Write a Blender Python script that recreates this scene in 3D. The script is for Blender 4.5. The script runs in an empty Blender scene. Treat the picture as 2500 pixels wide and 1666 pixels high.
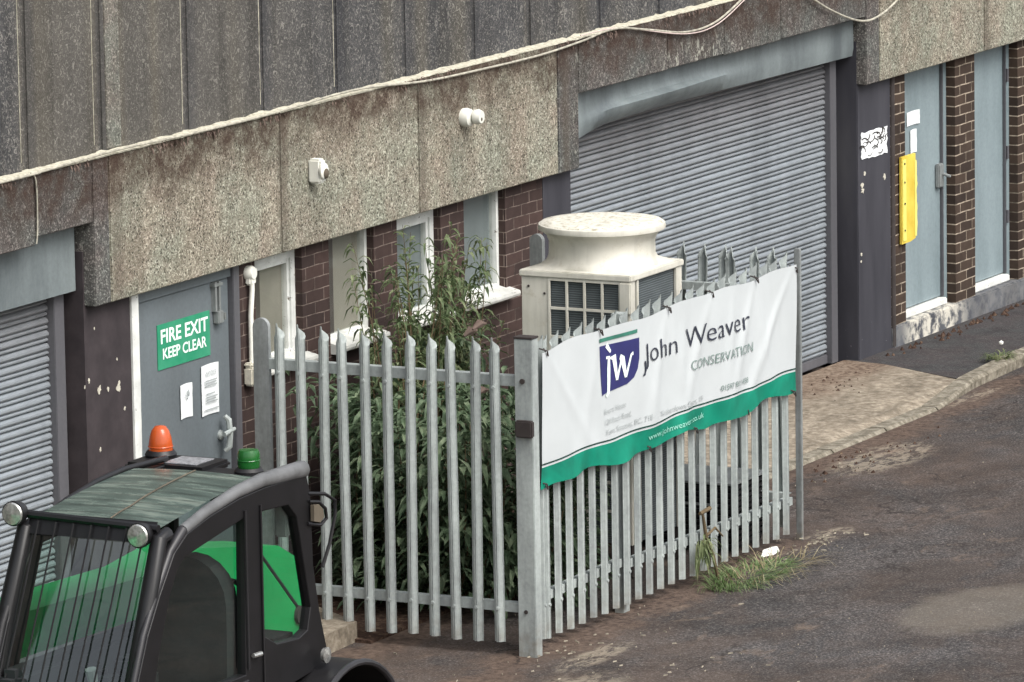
import bpy, bmesh, math, random
from mathutils import Vector, Matrix, noise as mnoise
random.seed(7)
S = bpy.context.scene
COL = S.collection
rad = math.radians
# ------------------------------------------------------------------ camera
def make_camera():
    p, r, th = rad(9.368), rad(.945), rad(27.178)
    F = Vector((math.cos(th)*math.cos(p), math.sin(th)*math.cos(p), -math.sin(p)))
    R = Vector((math.sin(th), -math.cos(th), 0)); U = R.cross(F)
    R2 = R*math.cos(r) - U*math.sin(r); U2 = U*math.cos(r) + R*math.sin(r)
    cd = bpy.data.cameras.new('camera'); c = bpy.data.objects.new('camera', cd); COL.objects.link(c)
    m = Matrix((R2, U2, -F)).transposed().to_4x4(); m.translation = Vector((-34., -18.7, 7.6))
    c.matrix_world = m
    cd.sensor_width = 36; cd.lens = 15480/2500*36; cd.clip_start = 1; cd.clip_end = 3000
    S.camera = c
make_camera()
# ------------------------------------------------------------------ light
SUN_EL, SUN_ROT = rad(52), rad(197)
w = bpy.data.worlds.new('World'); S.world = w; w.use_nodes = True
nt = w.node_tree; bg = nt.nodes['Background']
sky = nt.nodes.new('ShaderNodeTexSky'); sky.sky_type = 'NISHITA'; sky.sun_disc = False
sky.sun_elevation = SUN_EL; sky.sun_rotation = SUN_ROT; sky.dust_density = 5; sky.ozone_density = .6; sky.air_density = 1.2
hs = nt.nodes.new('ShaderNodeHueSaturation'); hs.inputs['Saturation'].default_value = .36
nt.links.new(sky.outputs[0], hs.inputs['Color']); nt.links.new(hs.outputs[0], bg.inputs['Color'])
bg.inputs['Strength'].default_value = .15
sd = bpy.data.lights.new('sun', 'SUN'); sd.energy = .85; sd.angle = rad(35); sd.color = (1, .985, .965)
so = bpy.data.objects.new('sun', sd); COL.objects.link(so)
dv = Vector((math.sin(SUN_ROT)*math.cos(SUN_EL), math.cos(SUN_ROT)*math.cos(SUN_EL), math.sin(SUN_EL)))
so.rotation_euler = dv.to_track_quat('Z', 'Y').to_euler(); so.location = (0, -20, 30)
S.view_settings.view_transform = 'Standard'; S.view_settings.look = 'None'
S.view_settings.exposure = .86; S.view_settings.gamma = 1
S.render.engine = 'CYCLES'

# ------------------------------------------------------------------ materials
def lin(c):
    return tuple(((v/255)/12.92 if v/255 <= .04045 else ((v/255+.055)/1.055)**2.4) for v in c)
class NT:
    def __init__(s, name, rough=.8, spec=.3, metal=0):
        s.m = bpy.data.materials.new(name); s.m.use_nodes = True; s.t = s.m.node_tree
        s.b = s.t.nodes['Principled BSDF']; s.b.inputs['Roughness'].default_value = rough
        s.b.inputs['Specular IOR Level'].default_value = spec; s.b.inputs['Metallic'].default_value = metal
        g = s.n('ShaderNodeNewGeometry'); s.pos = g.outputs['Position']
    def n(s, t): return s.t.nodes.new(t)
    def l(s, a, b): s.t.links.new(a, b)
    def noise(s, scale, detail=3, rough=.55, dist=0, vec=None, stretch=None):
        v = vec or s.pos
        if stretch:
            mp = s.n('ShaderNodeMapping'); mp.inputs['Scale'].default_value = stretch; s.l(v, mp.inputs[0]); v = mp.outputs[0]
        n = s.n('ShaderNodeTexNoise'); n.inputs['Scale'].default_value = scale; n.inputs['Detail'].default_value = detail
        n.inputs['Roughness'].default_value = rough; n.inputs['Distortion'].default_value = dist
        s.l(v, n.inputs['Vector']); return n.outputs['Fac']
    def ramp(s, f, stops):
        r = s.n('ShaderNodeValToRGB'); e = r.color_ramp.elements
        while len(e) < len(stops): e.new(.5)
        for el, (p, c) in zip(e, stops):
            el.position = p; el.color = (*(lin(c) if isinstance(c, tuple) else (c, c, c)), 1)
        s.l(f, r.inputs[0]); return r.outputs['Color']
    def mix(s, fac, a, b, mode='MIX'):
        m = s.n('ShaderNodeMix'); m.data_type = 'RGBA'; m.blend_type = mode
        for k, v in ((0, fac), (6, a), (7, b)):
            if isinstance(v, (int, float)): m.inputs[k].default_value = v
            elif isinstance(v, tuple): m.inputs[k].default_value = (*lin(v), 1)
            else: s.l(v, m.inputs[k])
        return m.outputs[2]
    def math(s, op, a, b=0, c=None):
        m = s.n('ShaderNodeMath'); m.operation = op
        for k, v in enumerate((a, b) if c is None else (a, b, c)):
            if isinstance(v, (int, float)): m.inputs[k].default_value = v
            else: s.l(v, m.inputs[k])
        return m.outputs[0]
    def sep(s):
        x = s.n('ShaderNodeSeparateXYZ'); s.l(s.pos, x.inputs[0]); return x.outputs
    def smooth(s, v, a, b):
        m = s.n('ShaderNodeMapRange'); m.interpolation_type = 'SMOOTHSTEP'
        m.inputs[1].default_value = a; m.inputs[2].default_value = b; s.l(v, m.inputs[0]); return m.outputs[0]
    def col(s, c):
        if isinstance(c, tuple): s.b.inputs['Base Color'].default_value = (*lin(c), 1)
        else: s.l(c, s.b.inputs['Base Color'])
        return s
    def bump(s, h, strength=.5, dist=.01):
        b = s.n('ShaderNodeBump'); b.inputs['Strength'].default_value = strength; b.inputs['Distance'].default_value = dist
        s.l(h, b.inputs['Height']); s.l(b.outputs[0], s.b.inputs['Normal']); return s

def plain(name, c, rough=.6, spec=.3, metal=0, var=.25, scale=6, c2=None, bump=0):
    k = NT(name, rough, spec, metal)
    d = c2 or tuple(int(v*(1-var)) for v in c)
    f = k.noise(scale, 5, .6)
    f2 = k.ramp(f, [(.3, 0.), (.7, 1.)])
    k.col(k.mix(f2, d, c))
    if bump: k.bump(k.noise(scale*8, 4), bump, .004)
    return k.m

def concrete(name, base, light, dark, stain=True, worm=.75, big=.5):
    k = NT(name, .95, .1)
    f = k.noise(19, 3, .6, 3.2)
    f3 = k.noise(52, 3, .65, 2.0)
    f = k.math('ADD', k.math('MULTIPLY', f, .5), k.math('MULTIPLY', f3, .5))
    c = k.ramp(f, [(.38, dark), (.46, base), (.52, base), (.60, light)])
    vp = k.n('ShaderNodeTexVoronoi'); vp.inputs['Scale'].default_value = 55; k.l(k.pos, vp.inputs['Vector'])
    sc_ = k.n('ShaderNodeSeparateColor'); k.l(vp.outputs['Color'], sc_.inputs[0])
    peb = k.smooth(vp.outputs['Distance'], .42, .28)
    c = k.mix(k.math('MULTIPLY', peb, k.smooth(sc_.outputs[0], .74, .86)), c, light)
    c = k.mix(k.math('MULTIPLY', peb, k.smooth(sc_.outputs[1], .80, .9)), c, dark)
    c = k.mix(1-worm, c, base)
    lo = k.ramp(k.noise(1.3, 6, .6), [(.3, .62), (.5, .95), (.7, 1.)])
    c = k.mix(big, c, lo, 'MULTIPLY')
    tint = k.mix(k.ramp(k.noise(2.7, 3), [(.4, 0.), (.6, 1.)]), (252, 247, 240), (242, 250, 244))
    c = k.mix(.8, c, tint, 'MULTIPLY')
    tint2 = k.mix(k.ramp(k.noise(6.1, 2), [(.4, 0.), (.65, 1.)]), (255, 255, 255), (248, 238, 240))
    c = k.mix(.6, c, tint2, 'MULTIPLY')
    x = k.sep()
    if stain:
        for jx, wj in ((-.73, .10), (-2.70, .12), (1.08, .09), (3.1, .1), (10.25, .1)):
            dj = k.math('ABSOLUTE', k.math('SUBTRACT', k.math('ADD', x[0], k.math('MULTIPLY', k.noise(6, 3), .05)), jx+.025))
            c = k.mix(k.math('MULTIPLY', k.smooth(dj, wj, .01), .55), c, (84, 76, 68))
    # vertical water runs, a colour stain of the panel
    run = k.ramp(k.noise(3.2, 5, .65, 0, None, (1, 1, .06)), [(.35, .68), (.52, 1.), (.72, 1.)])
    c = k.mix(.65, c, run, 'MULTIPLY')
    if stain:
        e = k.math('ADD', x[2], k.math('MULTIPLY', k.noise(2.3, 6, .7), -.75))
        msk = k.smooth(e, 1.96, 2.30)
        msk = k.math('MULTIPLY', msk, k.ramp(k.noise(9, 4, .7), [(.35, .35), (.6, 1.)]))
        c = k.mix(k.math('MULTIPLY', msk, .88), c, (64, 50, 43))
    if not stain or base[0] < 100:
        sp = k.ramp(k.noise(24, 5, .75, .5, None, (1, 1, .45)), [(.57, 0.), (.61, 1.)])
        mk_ = k.math('MULTIPLY', k.math('MULTIPLY', k.smooth(x[0], 3.9, 5.0), k.smooth(x[0], 6.4, 5.8)), k.smooth(x[2], 2.62, 2.42))
        mk2 = k.math('MULTIPLY', k.smooth(x[0], 3.1, 3.25), k.math('MULTIPLY', k.smooth(x[0], 3.4, 3.3), .5))
        c = k.mix(k.math('MULTIPLY', k.math('ADD', mk_, mk2), k.math('MULTIPLY', sp, .8)), c, (176, 176, 164))
    k.col(c); k.bump(f, .9, .012)
    return k.m

M = {}
M['tan'] = concrete('tan_concrete', (137, 133, 121), (202, 199, 186), (64, 61, 56), worm=.92, big=.3)
M['grey'] = concrete('grey_concrete', (90, 89, 88), (170, 168, 164), (56, 54, 54), worm=.65, big=.5)

M['strip'] = concrete('pale_strip_concrete', (112, 111, 106), (176, 174, 166), (70, 68, 66), stain=False, worm=.8, big=.5)
ju = [-14, -12.2, -10.5, -8.9, -7.2, -5.4, -4.4, -3.58, -2.76, -1.76, -.85, .08, .98, 1.93, 2.72, 3.75, 4.66, 5.57, 6.5, 7.4, 8.3, 10, 12, 14, 16]
def upper_mat():
    k = NT('dark_panel_concrete', .95, .1)
    f = k.noise(26, 4, .7, 2.5)
    c = k.ramp(f, [(.34, (36, 36, 38)), (.45, (74, 74, 75)), (.54, (90, 88, 86)), (.62, (178, 174, 166))])
    x = k.sep()
    # brown and blue-grey vertical bands of the old panels
    band = k.noise(1.0, 3, .5, 0, None, (1.05, .2, .03))
    warm = k.ramp(band, [(.38, (74, 76, 80)), (.5, (84, 84, 84)), (.58, (100, 96, 86)), (.66, (76, 77, 78))])
    c = k.mix(.5, c, warm)
    left = k.math('MULTIPLY', k.smooth(x[0], .8, -1.8), k.smooth(x[0], -3.75, -3.45))
    c = k.mix(k.math('MULTIPLY', left, .6), c, k.mix(.5, c, (112, 106, 94)))
    for jx in ju[3:-3]:
        dj = k.math('SUBTRACT', k.math('ADD', x[0], k.math('MULTIPLY', k.noise(5, 3), .06)), jx+.03)
        bandj = k.math('MULTIPLY', k.smooth(dj, -.01, .02), k.smooth(dj, .20, .06))
        c = k.mix(k.math('MULTIPLY', bandj, .42), c, (58, 60, 66))
    run = k.ramp(k.noise(5, 5, .7, 0, None, (1, 1, .05)), [(.36, .62), (.5, 1.), (.75, 1.)])
    c = k.mix(.7, c, run, 'MULTIPLY')
    c = k.mix(.6, c, k.ramp(k.noise(2.2, 6, .65), [(.32, .6), (.6, 1.)]), 'MULTIPLY')
    k.col(c); k.bump(f, .8, .012); return k.m
M['upper'] = upper_mat()
def lime_mat():
    k = NT('lime_mortar', .9, .2)
    c = k.ramp(k.noise(40, 5, .7), [(.3, (120, 112, 92)), (.45, (176, 172, 154)), (.7, (212, 208, 192))])
    k.col(c); k.bump(k.noise(60, 3), .6, .006); return k.m
M['lime'] = lime_mat()

def brick_mat(name, c1, c2, mortar, msize=.011, fade=.5):
    k = NT(name, .9, .15)
    x = k.sep()
    u = k.math('ADD', x[0], x[1]); cb = k.n('ShaderNodeCombineXYZ')
    wob = k.math('MULTIPLY', k.math('SUBTRACT', k.noise(4, 2), .5), .02)
    k.l(u, cb.inputs[0]); k.l(k.math('ADD', x[2], wob), cb.inputs[1])
    b = k.n('ShaderNodeTexBrick'); b.inputs['Scale'].default_value = 1
    b.inputs['Brick Width'].default_value = .225; b.inputs['Row Height'].default_value = .075
    b.inputs['Mortar Size'].default_value = msize/2; b.inputs['Mortar Smooth'].default_value = .2; b.inputs['Bias'].default_value = 0
    b.inputs['Color1'].default_value = (*lin(c1), 1); b.inputs['Color2'].default_value = (*lin(c2), 1)
    b.inputs['Mortar'].default_value = (0, 0, 0, 1)
    k.l(cb.outputs[0], b.inputs['Vector'])
    base = k.mix(.55, b.outputs['Color'], k.ramp(k.noise(14, 5, .6), [(.3, .55), (.7, 1.)]), 'MULTIPLY')
    mc = k.ramp(k.noise(18, 4, .7), [(.3, tuple(int(v*.6) for v in mortar)), (.6, mortar)])
    patchy = k.ramp(k.noise(3.5, 5, .7), [(.34, fade), (.55, 1.)])
    f = k.math('MULTIPLY', b.outputs['Fac'], patchy)
    c = k.mix(f, base, mc)
    soot = k.ramp(k.noise(1.7, 5, .6), [(.3, .65), (.6, 1.)])
    c = k.mix(.6, c, soot, 'MULTIPLY')
    k.col(c); k.bump(k.math('SUBTRACT', 1, b.outputs['Fac']), .5, .004); return k.m
M['brick'] = brick_mat('red_brick', (76, 61, 57), (60, 50, 48), (134, 120, 112), .007, .12)
M['brick_b'] = brick_mat('brown_brick', (80, 67, 58), (58, 49, 44), (182, 168, 150), .010, .2)

def black_paint():
    k = NT('black_paint', .6, .3)
    c = k.ramp(k.noise(3, 5, .6, 0, None, (1, 1, .2)), [(.3, (46, 46, 52)), (.55, (62, 62, 68)), (.75, (76, 76, 80))])
    x = k.sep()
    chip = k.ramp(k.noise(26, 5, .75), [(.66, 0.), (.7, 1.)])
    low = k.math('MULTIPLY', k.smooth(x[2], .22, -.1), chip)
    c = k.mix(low, c, (176, 178, 178)); k.col(c); return k.m
M['black'] = black_paint()
M['black_l'] = plain('sooty_black_paint', (66, 60, 62), .8, .2, c2=(48, 44, 46))
def plinth_mat():
    k = NT('painted_plinth', .8, .2); x = k.sep()
    n = k.ramp(k.noise(9, 6, .7), [(.42, 0.), (.55, 1.)])
    band = k.math('MULTIPLY', k.smooth(x[0], 8.7, 9.0), k.smooth(x[0], 10.1, 9.6))
    c = k.mix(k.ramp(k.noise(5, 5), [(.3, 0.), (.7, 1.)]), (64, 66, 72), (96, 98, 102))
    c = k.mix(k.math('MULTIPLY', k.math('MULTIPLY', n, .9), k.math('ADD', band, .12)), c, (196, 192, 180)); k.col(c); return k.m
M['plinth'] = plinth_mat()
def painted_metal(name, c, dirt, rough=.45, dirtamt=.45, streak=True, spec=.35):
    k = NT(name, rough, spec)
    n = k.noise(2.5, 6, .65, 0, None, (1, 1, .25) if streak else None)
    cc = k.mix(k.math('MULTIPLY', k.ramp(n, [(.35, 1.), (.62, 0.)]), dirtamt), c, dirt)
    n2 = k.ramp(k.noise(40, 4, .7), [(.3, .86), (.6, 1.)])
    cc = k.mix(1, cc, n2, 'MULTIPLY'); k.col(cc); return k.m
M['door'] = painted_metal('grey_door_paint', (106, 114, 118), (88, 93, 96))
M['header'] = painted_metal('shutter_header_paint', (124, 133, 134), (84, 91, 94), dirtamt=.8)
M['door_r'] = painted_metal('blue_grey_door_paint', (134, 148, 152), (108, 122, 126), dirtamt=.7)
M['guide'] = painted_metal('guide_steel', (92, 92, 96), (70, 70, 74))
def shutter_mat():
    k = NT('galvanised_shutter', .42, .45, .25)
    x = k.sep()
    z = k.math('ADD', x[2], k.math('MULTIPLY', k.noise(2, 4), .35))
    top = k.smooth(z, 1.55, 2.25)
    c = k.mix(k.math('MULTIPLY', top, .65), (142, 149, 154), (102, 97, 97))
    st = k.ramp(k.noise(3, 6, .65, 0, None, (1, 1, .12)), [(.3, .74), (.55, 1.)])
    c = k.mix(.8, c, st, 'MULTIPLY')
    c = k.mix(.7, c, k.ramp(k.noise(22, 4, .7, 0, None, (.25, 1, 1)), [(.3, .74), (.6, 1.)]), 'MULTIPLY')
    k.col(c); return k.m
M['shutter'] = shutter_mat()
def peel(name, c=(224, 226, 222), amt=.64):
    k = NT(name, .6, .3)
    f = k.ramp(k.noise(28, 5, .7, .4), [(amt, 0.), (amt+.03, 1.)])
    c2 = k.mix(k.ramp(k.noise(7, 4), [(.35, .0), (.7, 1.)]), tuple(int(v*.86) for v in c), c)
    k.col(k.mix(f, c2, (96, 88, 78))); return k.m
M['white'] = peel('peeling_white_paint')
M['sill'] = peel('sill_paint', (206, 207, 200), .62)
M['white_clean'] = plain('white_plastic', (226, 226, 216), .5, .4, var=.08)
M['pvc'] = plain('weathered_plastic', (206, 202, 186), .5, .4, var=.15, scale=30)
def glass_mat(name, c=(.8, .85, .82), mixf=.12, rough=.05):
    m = bpy.data.materials.new(name); m.use_nodes = True; t = m.node_tree; t.nodes.clear()
    o = t.nodes.new('ShaderNodeOutputMaterial'); mx = t.nodes.new('ShaderNodeMixShader')
    tr = t.nodes.new('ShaderNodeBsdfTransparent'); tr.inputs[0].default_value = (*c, 1)
    gl = t.nodes.new('ShaderNodeBsdfGlossy'); gl.inputs['Roughness'].default_value = rough
    fr = t.nodes.new('ShaderNodeLayerWeight'); pw = t.nodes.new('ShaderNodeMath'); pw.operation = 'POWER'; pw.inputs[1].default_value = 4
    ad = t.nodes.new('ShaderNodeMath'); ad.operation = 'MULTIPLY_ADD'; ad.inputs[1].default_value = .7; ad.inputs[2].default_value = mixf+.03
    t.links.new(fr.outputs['Facing'], pw.inputs[0]); t.links.new(pw.outputs[0], ad.inputs[0]); t.links.new(ad.outputs[0], mx.inputs[0])
    t.links.new(tr.outputs[0], mx.inputs[1]); t.links.new(gl.outputs[0], mx.inputs[2]); t.links.new(mx.outputs[0], o.inputs[0])
    return m
M['pane'] = glass_mat('window_glass', (.9, .92, .9), .05, .08)
M['blind'] = plain('grey_window_film', (156, 152, 142), .7, .2, var=.12, scale=2)
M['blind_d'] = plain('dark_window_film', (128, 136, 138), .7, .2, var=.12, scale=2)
M['brick_refl'] = plain('painted_brick_reflection', (98, 92, 88), .7, .2, var=.2, scale=4)  # brown-grey colour standing in for brick reflected in the panes
M['darkin'] = plain('dark_interior', (58, 60, 62), .9, .1, var=.1)
def galv(name, c, rough=.5, dirt=(120, 122, 124)):
    k = NT(name, rough, .4, .15)
    n = k.ramp(k.noise(5, 6, .7, 0, None, (1, 1, .2)), [(.35, 0.), (.65, 1.)])
    c2 = k.mix(n, dirt, c)
    c2 = k.mix(.5, c2, k.ramp(k.noise(45, 3, .6), [(.3, .72), (.65, 1.)]), 'MULTIPLY')
    c2 = k.mix(.5, c2, k.ramp(k.noise(13, 5, .75), [(.34, .7), (.55, 1.)]), 'MULTIPLY')
    x = k.sep(); rs = k.math('MULTIPLY', k.smooth(x[2], .05, -.2), k.ramp(k.noise(12, 4), [(.4, 0.), (.65, 1.)]))
    c2 = k.mix(k.math('MULTIPLY', rs, .5), c2, (110, 92, 70))
    k.col(c2); return k.m
M['galv'] = galv('galvanised_steel', (182, 190, 187), .5, (146, 152, 151))
M['galv_old'] = galv('old_galvanised_steel', (150, 154, 154), .6, (112, 116, 114))
M['iron'] = plain('dark_iron', (64, 58, 56), .7, .3)
def cream_mat():
    k = NT('cream_enamel', .45, .4)
    n = k.ramp(k.noise(3, 6, .65), [(.3, 0.), (.7, 1.)])
    c = k.mix(n, (190, 188, 176), (214, 211, 200))
    c = k.mix(.5, c, k.ramp(k.noise(7, 5, .7, 0, None, (1, 1, .08)), [(.36, .74), (.52, 1.)]), 'MULTIPLY')
    c = k.mix(k.math('MULTIPLY', k.ramp(k.noise(13, 5, .75), [(.56, 0.), (.72, 1.)]), .35), c, (150, 138, 108))
    k.col(c); return k.m
M['cream'] = cream_mat()
def lid_mat():
    k = NT('cream_fan_guard', .7, .2)
    c = k.ramp(k.noise(24, 5, .7, .6), [(.36, (150, 144, 126)), (.48, (198, 195, 182)), (.7, (220, 218, 208))])
    k.col(c); k.bump(k.noise(60, 2), .4, .004); return k.m
M['lid'] = lid_mat()
def coil_mat():
    k = NT('dark_coil_fins', .6, .3)
    wv = k.n('ShaderNodeTexWave'); wv.bands_direction = 'Z'; wv.inputs['Scale'].default_value = 22
    wv.inputs['Distortion'].default_value = .4; k.l(k.pos, wv.inputs['Vector'])
    c = k.ramp(wv.outputs['Fac'], [(.2, (72, 78, 80)), (.8, (98, 105, 107))])
    c = k.mix(.7, c, k.ramp(k.noise(8, 4), [(.3, .7), (.7, 1.)]), 'MULTIPLY')
    k.col(c); k.bump(wv.outputs['Fac'], .4, .004); return k.m
M['coil'] = coil_mat()
def banner_mat(name, c):
    k = NT(name, .5, .35)
    f = k.noise(5, 3)
    f2 = k.ramp(k.noise(2.6, 4, .6, .5), [(.35, 0.), (.65, 1.)])
    k.col(k.mix(f2, tuple(int(v*(.97 if c[0] > 100 else .76)) for v in c), c)); return k.m
M['ban_w'] = banner_mat('banner_white', (190, 195, 196)); M['ban_g'] = banner_mat('banner_green', (8, 136, 110))
M['ban_dk'] = plain('banner_dark_green', (28, 66, 58), .5); M['ban_navy'] = plain('banner_navy', (52, 54, 108), .5, var=.15)
M['ban_bar'] = plain('banner_bar_green', (66, 130, 112), .5); M['txt_w'] = plain('print_white', (236, 250, 244), .5, var=.03)
M['txt_k'] = plain('print_dark', (56, 60, 74), .5); M['txt_g'] = plain('print_green_grey', (120, 140, 134), .5, var=.1)
M['txt_l'] = plain('print_pale_grey', (176, 182, 182), .5, var=.1); M['txt_m'] = plain('print_mint', (150, 214, 196), .5, var=.1)
def sign_mat():
    k = NT('sign_green', .5, .3)
    n = k.ramp(k.noise(7, 4), [(.3, 0.), (.7, 1.)]); k.col(k.mix(n, (34, 132, 96), (66, 148, 116))); return k.m
M['sign'] = sign_mat()
M['paper'] = plain('white_paper', (232, 236, 236), .7, .2, var=.05)
M['yellow'] = plain('yellow_plastic', (222, 202, 88), .5, .35, c2=(196, 166, 58), scale=5)
M['yellow2'] = plain('pale_yellow_plastic', (236, 226, 120), .5, .35, var=.1)
def ground_mat():
    k = NT('worn_asphalt', .92, .15); x = k.sep()
    sp = k.noise(70, 3, .7)
    c = k.ramp(sp, [(.32, (32, 30, 30)), (.48, (63, 61, 61)), (.6, (84, 81, 80)), (.72, (146, 140, 132))])
    # brown silt spread in patches
    mud = k.ramp(k.noise(.55, 6, .62, .3), [(.4, 0.), (.62, 1.)])
    near = k.smooth(x[1], -4.2, -1.5)
    m2 = k.math('MULTIPLY', k.math('ADD', k.math('MULTIPLY', mud, .3), k.math('MULTIPLY', near, k.math('MULTIPLY', mud, .35))), .8)
    c = k.mix(m2, c, k.mix(k.noise(20, 4), (58, 46, 40), (100, 84, 72)))
    c = k.mix(.85, c, k.ramp(k.noise(.9, 7, .7, .6), [(.34, .55), (.5, .92), (.64, 1.35)]), 'MULTIPLY')
    br_ = k.ramp(k.noise(.7, 7, .75, .8, None, (1, 1.8, 1)), [(.47, 0.), (.58, 1.)])
    c = k.mix(k.math('MULTIPLY', br_, .28), c, k.mix(k.noise(18, 5), (60, 48, 42), (100, 86, 76)))
    c = k.mix(.6, c, k.ramp(k.noise(7, 5, .75), [(.3, .7), (.65, 1.2)]), 'MULTIPLY')
    # silt line washed along the fence foot, the kerb and under the machine
    wn = k.math('MULTIPLY', k.math('SUBTRACT', k.noise(2.2, 6, .7), .5), .7)
    yy = k.math('ADD', x[1], wn)
    dfen = k.math('ABSOLUTE', k.math('ADD', yy, 2.3)); mf = k.math('MULTIPLY', k.smooth(dfen, .30, .05), k.smooth(x[0], 2.3, 1.7))
    dk_ = k.math('ABSOLUTE', k.math('ADD', yy, 1.32)); mk = k.smooth(dk_, .26, .05)
    sm_ = k.math('MULTIPLY', k.math('MINIMUM', k.math('ADD', mf, mk), 1), .75)
    c = k.mix(sm_, c, k.mix(k.ramp(k.noise(24, 5, .7), [(.35, 0.), (.65, 1.)]), (54, 42, 38), (112, 96, 84)))
    lf = k.math('MULTIPLY', k.smooth(k.math('ADD', x[0], k.math('MULTIPLY', wn, 2)), -.5, -2.5), k.ramp(k.noise(1.6, 6, .7), [(.4, 0.), (.6, 1.)]))
    c = k.mix(k.math('MULTIPLY', lf, .4), c, (88, 74, 64))
    # broken pale concrete crumbling off the apron and round the post feet
    for px_, py_, sx_, sy_ in ((4.75, -1.62, .75, .28), (2.15, -2.38, .35, .12), (-1.7, -2.62, .5, .12), (-2.9, -2.9, .9, .35), (7.2, -1.25, .5, .08)):
        r_ = k.math('ADD', k.math('POWER', k.math('DIVIDE', k.math('SUBTRACT', x[0], px_), sx_), 2), k.math('POWER', k.math('DIVIDE', k.math('SUBTRACT', x[1], py_), sy_), 2))
        mm_ = k.math('MULTIPLY', k.smooth(r_, 1.2, .3), k.ramp(k.noise(7, 6, .75, .6, None, (1, 2.4, 1)), [(.46, 0.), (.56, 1.)]))
        c = k.mix(k.math('MULTIPLY', mm_, .6), c, (150, 140, 124))
    # fine cracks
    vo = k.n('ShaderNodeTexVoronoi'); vo.feature = 'DISTANCE_TO_EDGE'; vo.inputs['Scale'].default_value = .55
    ds = k.n('ShaderNodeVectorMath'); ds.operation = 'ADD'
    nv = k.n('ShaderNodeTexNoise'); nv.inputs['Scale'].default_value = 2.5; nv.inputs['Detail'].default_value = 5; k.l(k.pos, nv.inputs['Vector'])
    k.l(k.pos, ds.inputs[0]); k.l(nv.outputs['Color'], ds.inputs[1]); k.l(ds.outputs[0], vo.inputs['Vector'])
    cr_ = k.math('MULTIPLY', k.smooth(vo.outputs['Distance'], .012, .003), k.ramp(k.noise(.8, 3), [(.48, 0.), (.56, 1.)]))
    c = k.mix(k.math('MULTIPLY', cr_, .7), c, (40, 36, 34))
    # tan dusty scuffs
    du = k.ramp(k.noise(1.1, 7, .72, .5, None, (1, 2.2, 1)), [(.6, 0.), (.7, 1.)])
    c = k.mix(k.math('MULTIPLY', du, .4), c, (140, 122, 106))
    # a worn pale repair patch on the road
    dx = k.math('SUBTRACT', k.math('ADD', x[0], k.math('MULTIPLY', k.noise(1.5, 4), .5)), .67); dy = k.math('ADD', x[1], 4.15)
    rr = k.math('ADD', k.math('POWER', k.math('DIVIDE', dx, .75), 2), k.math('POWER', k.math('DIVIDE', dy, .42), 2))
    rr = k.math('ADD', rr, k.math('MULTIPLY', k.noise(4, 5), .9))
    c = k.mix(k.math('MULTIPLY', k.smooth(rr, 1.75, .95), .3), c, (132, 124, 112))
    k.col(c); k.bump(sp, .7, .008); return k.m
M['road'] = ground_mat()
def soil_mat():
    k = NT('brown_silt', .95, .05)
    c = k.ramp(k.noise(22, 6, .75), [(.3, (38, 30, 27)), (.5, (66, 52, 45)), (.62, (96, 80, 68)), (.76, (168, 152, 130))])
    k.col(c); k.bump(k.noise(40, 5), .9, .015); return k.m
M['soil'] = soil_mat()
def apron_mat():
    k = NT('worn_concrete', .92, .1); x = k.sep()
    c = k.ramp(k.noise(16, 6, .7), [(.3, (104, 95, 84)), (.5, (140, 130, 115)), (.72, (178, 168, 152))])
    c = k.mix(.7, c, k.ramp(k.noise(2.2, 6, .65, .5, None, (1, 2, 1)), [(.36, .5), (.6, 1.)]), 'MULTIPLY')
    mo = k.math('MULTIPLY', k.smooth(k.math('ADD', x[1], k.math('MULTIPLY', k.noise(4, 5), .5)), -.3, .1), .75)
    mo = k.math('MULTIPLY', mo, k.smooth(x[0], 5.5, 6.8))
    c = k.mix(mo, c, k.mix(k.ramp(k.noise(26, 5, .7), [(.4, 0.), (.6, 1.)]), (72, 52, 42), (128, 112, 98)))
    k.col(c); k.bump(k.noise(30, 5), .6, .008); return k.m
M['apron'] = apron_mat()
def kerb_mat():
    k = NT('kerb_stone', .92, .1)
    c = k.ramp(k.noise(14, 6, .72), [(.3, (74, 70, 60)), (.5, (118, 112, 100)), (.7, (156, 150, 136))])
    k.col(c); k.bump(k.noise(30, 5), .6, .008); return k.m
M['kerb'] = kerb_mat()
M['pave'] = concrete('dark_pavement', (70, 68, 70), (112, 110, 108), (46, 44, 46), stain=False, worm=.4, big=.5)
def leaf_mat(name, a, b, c):
    k = NT(name, .6, .3)
    oi = k.n('ShaderNodeObjectInfo')
    n = k.ramp(k.noise(9, 3, .6), [(.3, a), (.5, b), (.7, c)])
    n2 = k.ramp(k.noise(60, 2), [(.3, .6), (.7, 1.)])
    k.col(k.mix(.6, n, n2, 'MULTIPLY')); tl = k.n('ShaderNodeBsdfTranslucent'); ms = k.n('ShaderNodeMixShader'); ms.inputs[0].default_value = .35
    src = k.b.inputs['Base Color'].links[0].from_socket; k.l(src, tl.inputs[0]); out = k.t.nodes['Material Output']
    k.l(k.b.outputs[0], ms.inputs[1]); k.l(tl.outputs[0], ms.inputs[2]); k.l(ms.outputs[0], out.inputs[0])
    return k.m
M['leaf'] = leaf_mat('buddleia_leaf', (62, 82, 60), (94, 114, 86), (142, 156, 126))
M['leaf_u'] = leaf_mat('young_leaf', (70, 88, 58), (100, 116, 80), (146, 154, 118))
M['leaf_l'] = leaf_mat('pale_leaf', (84, 98, 66), (116, 128, 88), (160, 160, 124))
M['grass'] = leaf_mat('bright_grass', (78, 98, 58), (110, 134, 84), (156, 170, 126))
M['dry'] = leaf_mat('dry_grass', (124, 112, 84), (160, 148, 116), (196, 186, 158))
M['straw'] = plain('straw_grit', (176, 168, 150), .9, .1, var=.4, scale=30)
M['stem'] = plain('brown_stem', (112, 98, 76), .8, .1)
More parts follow.
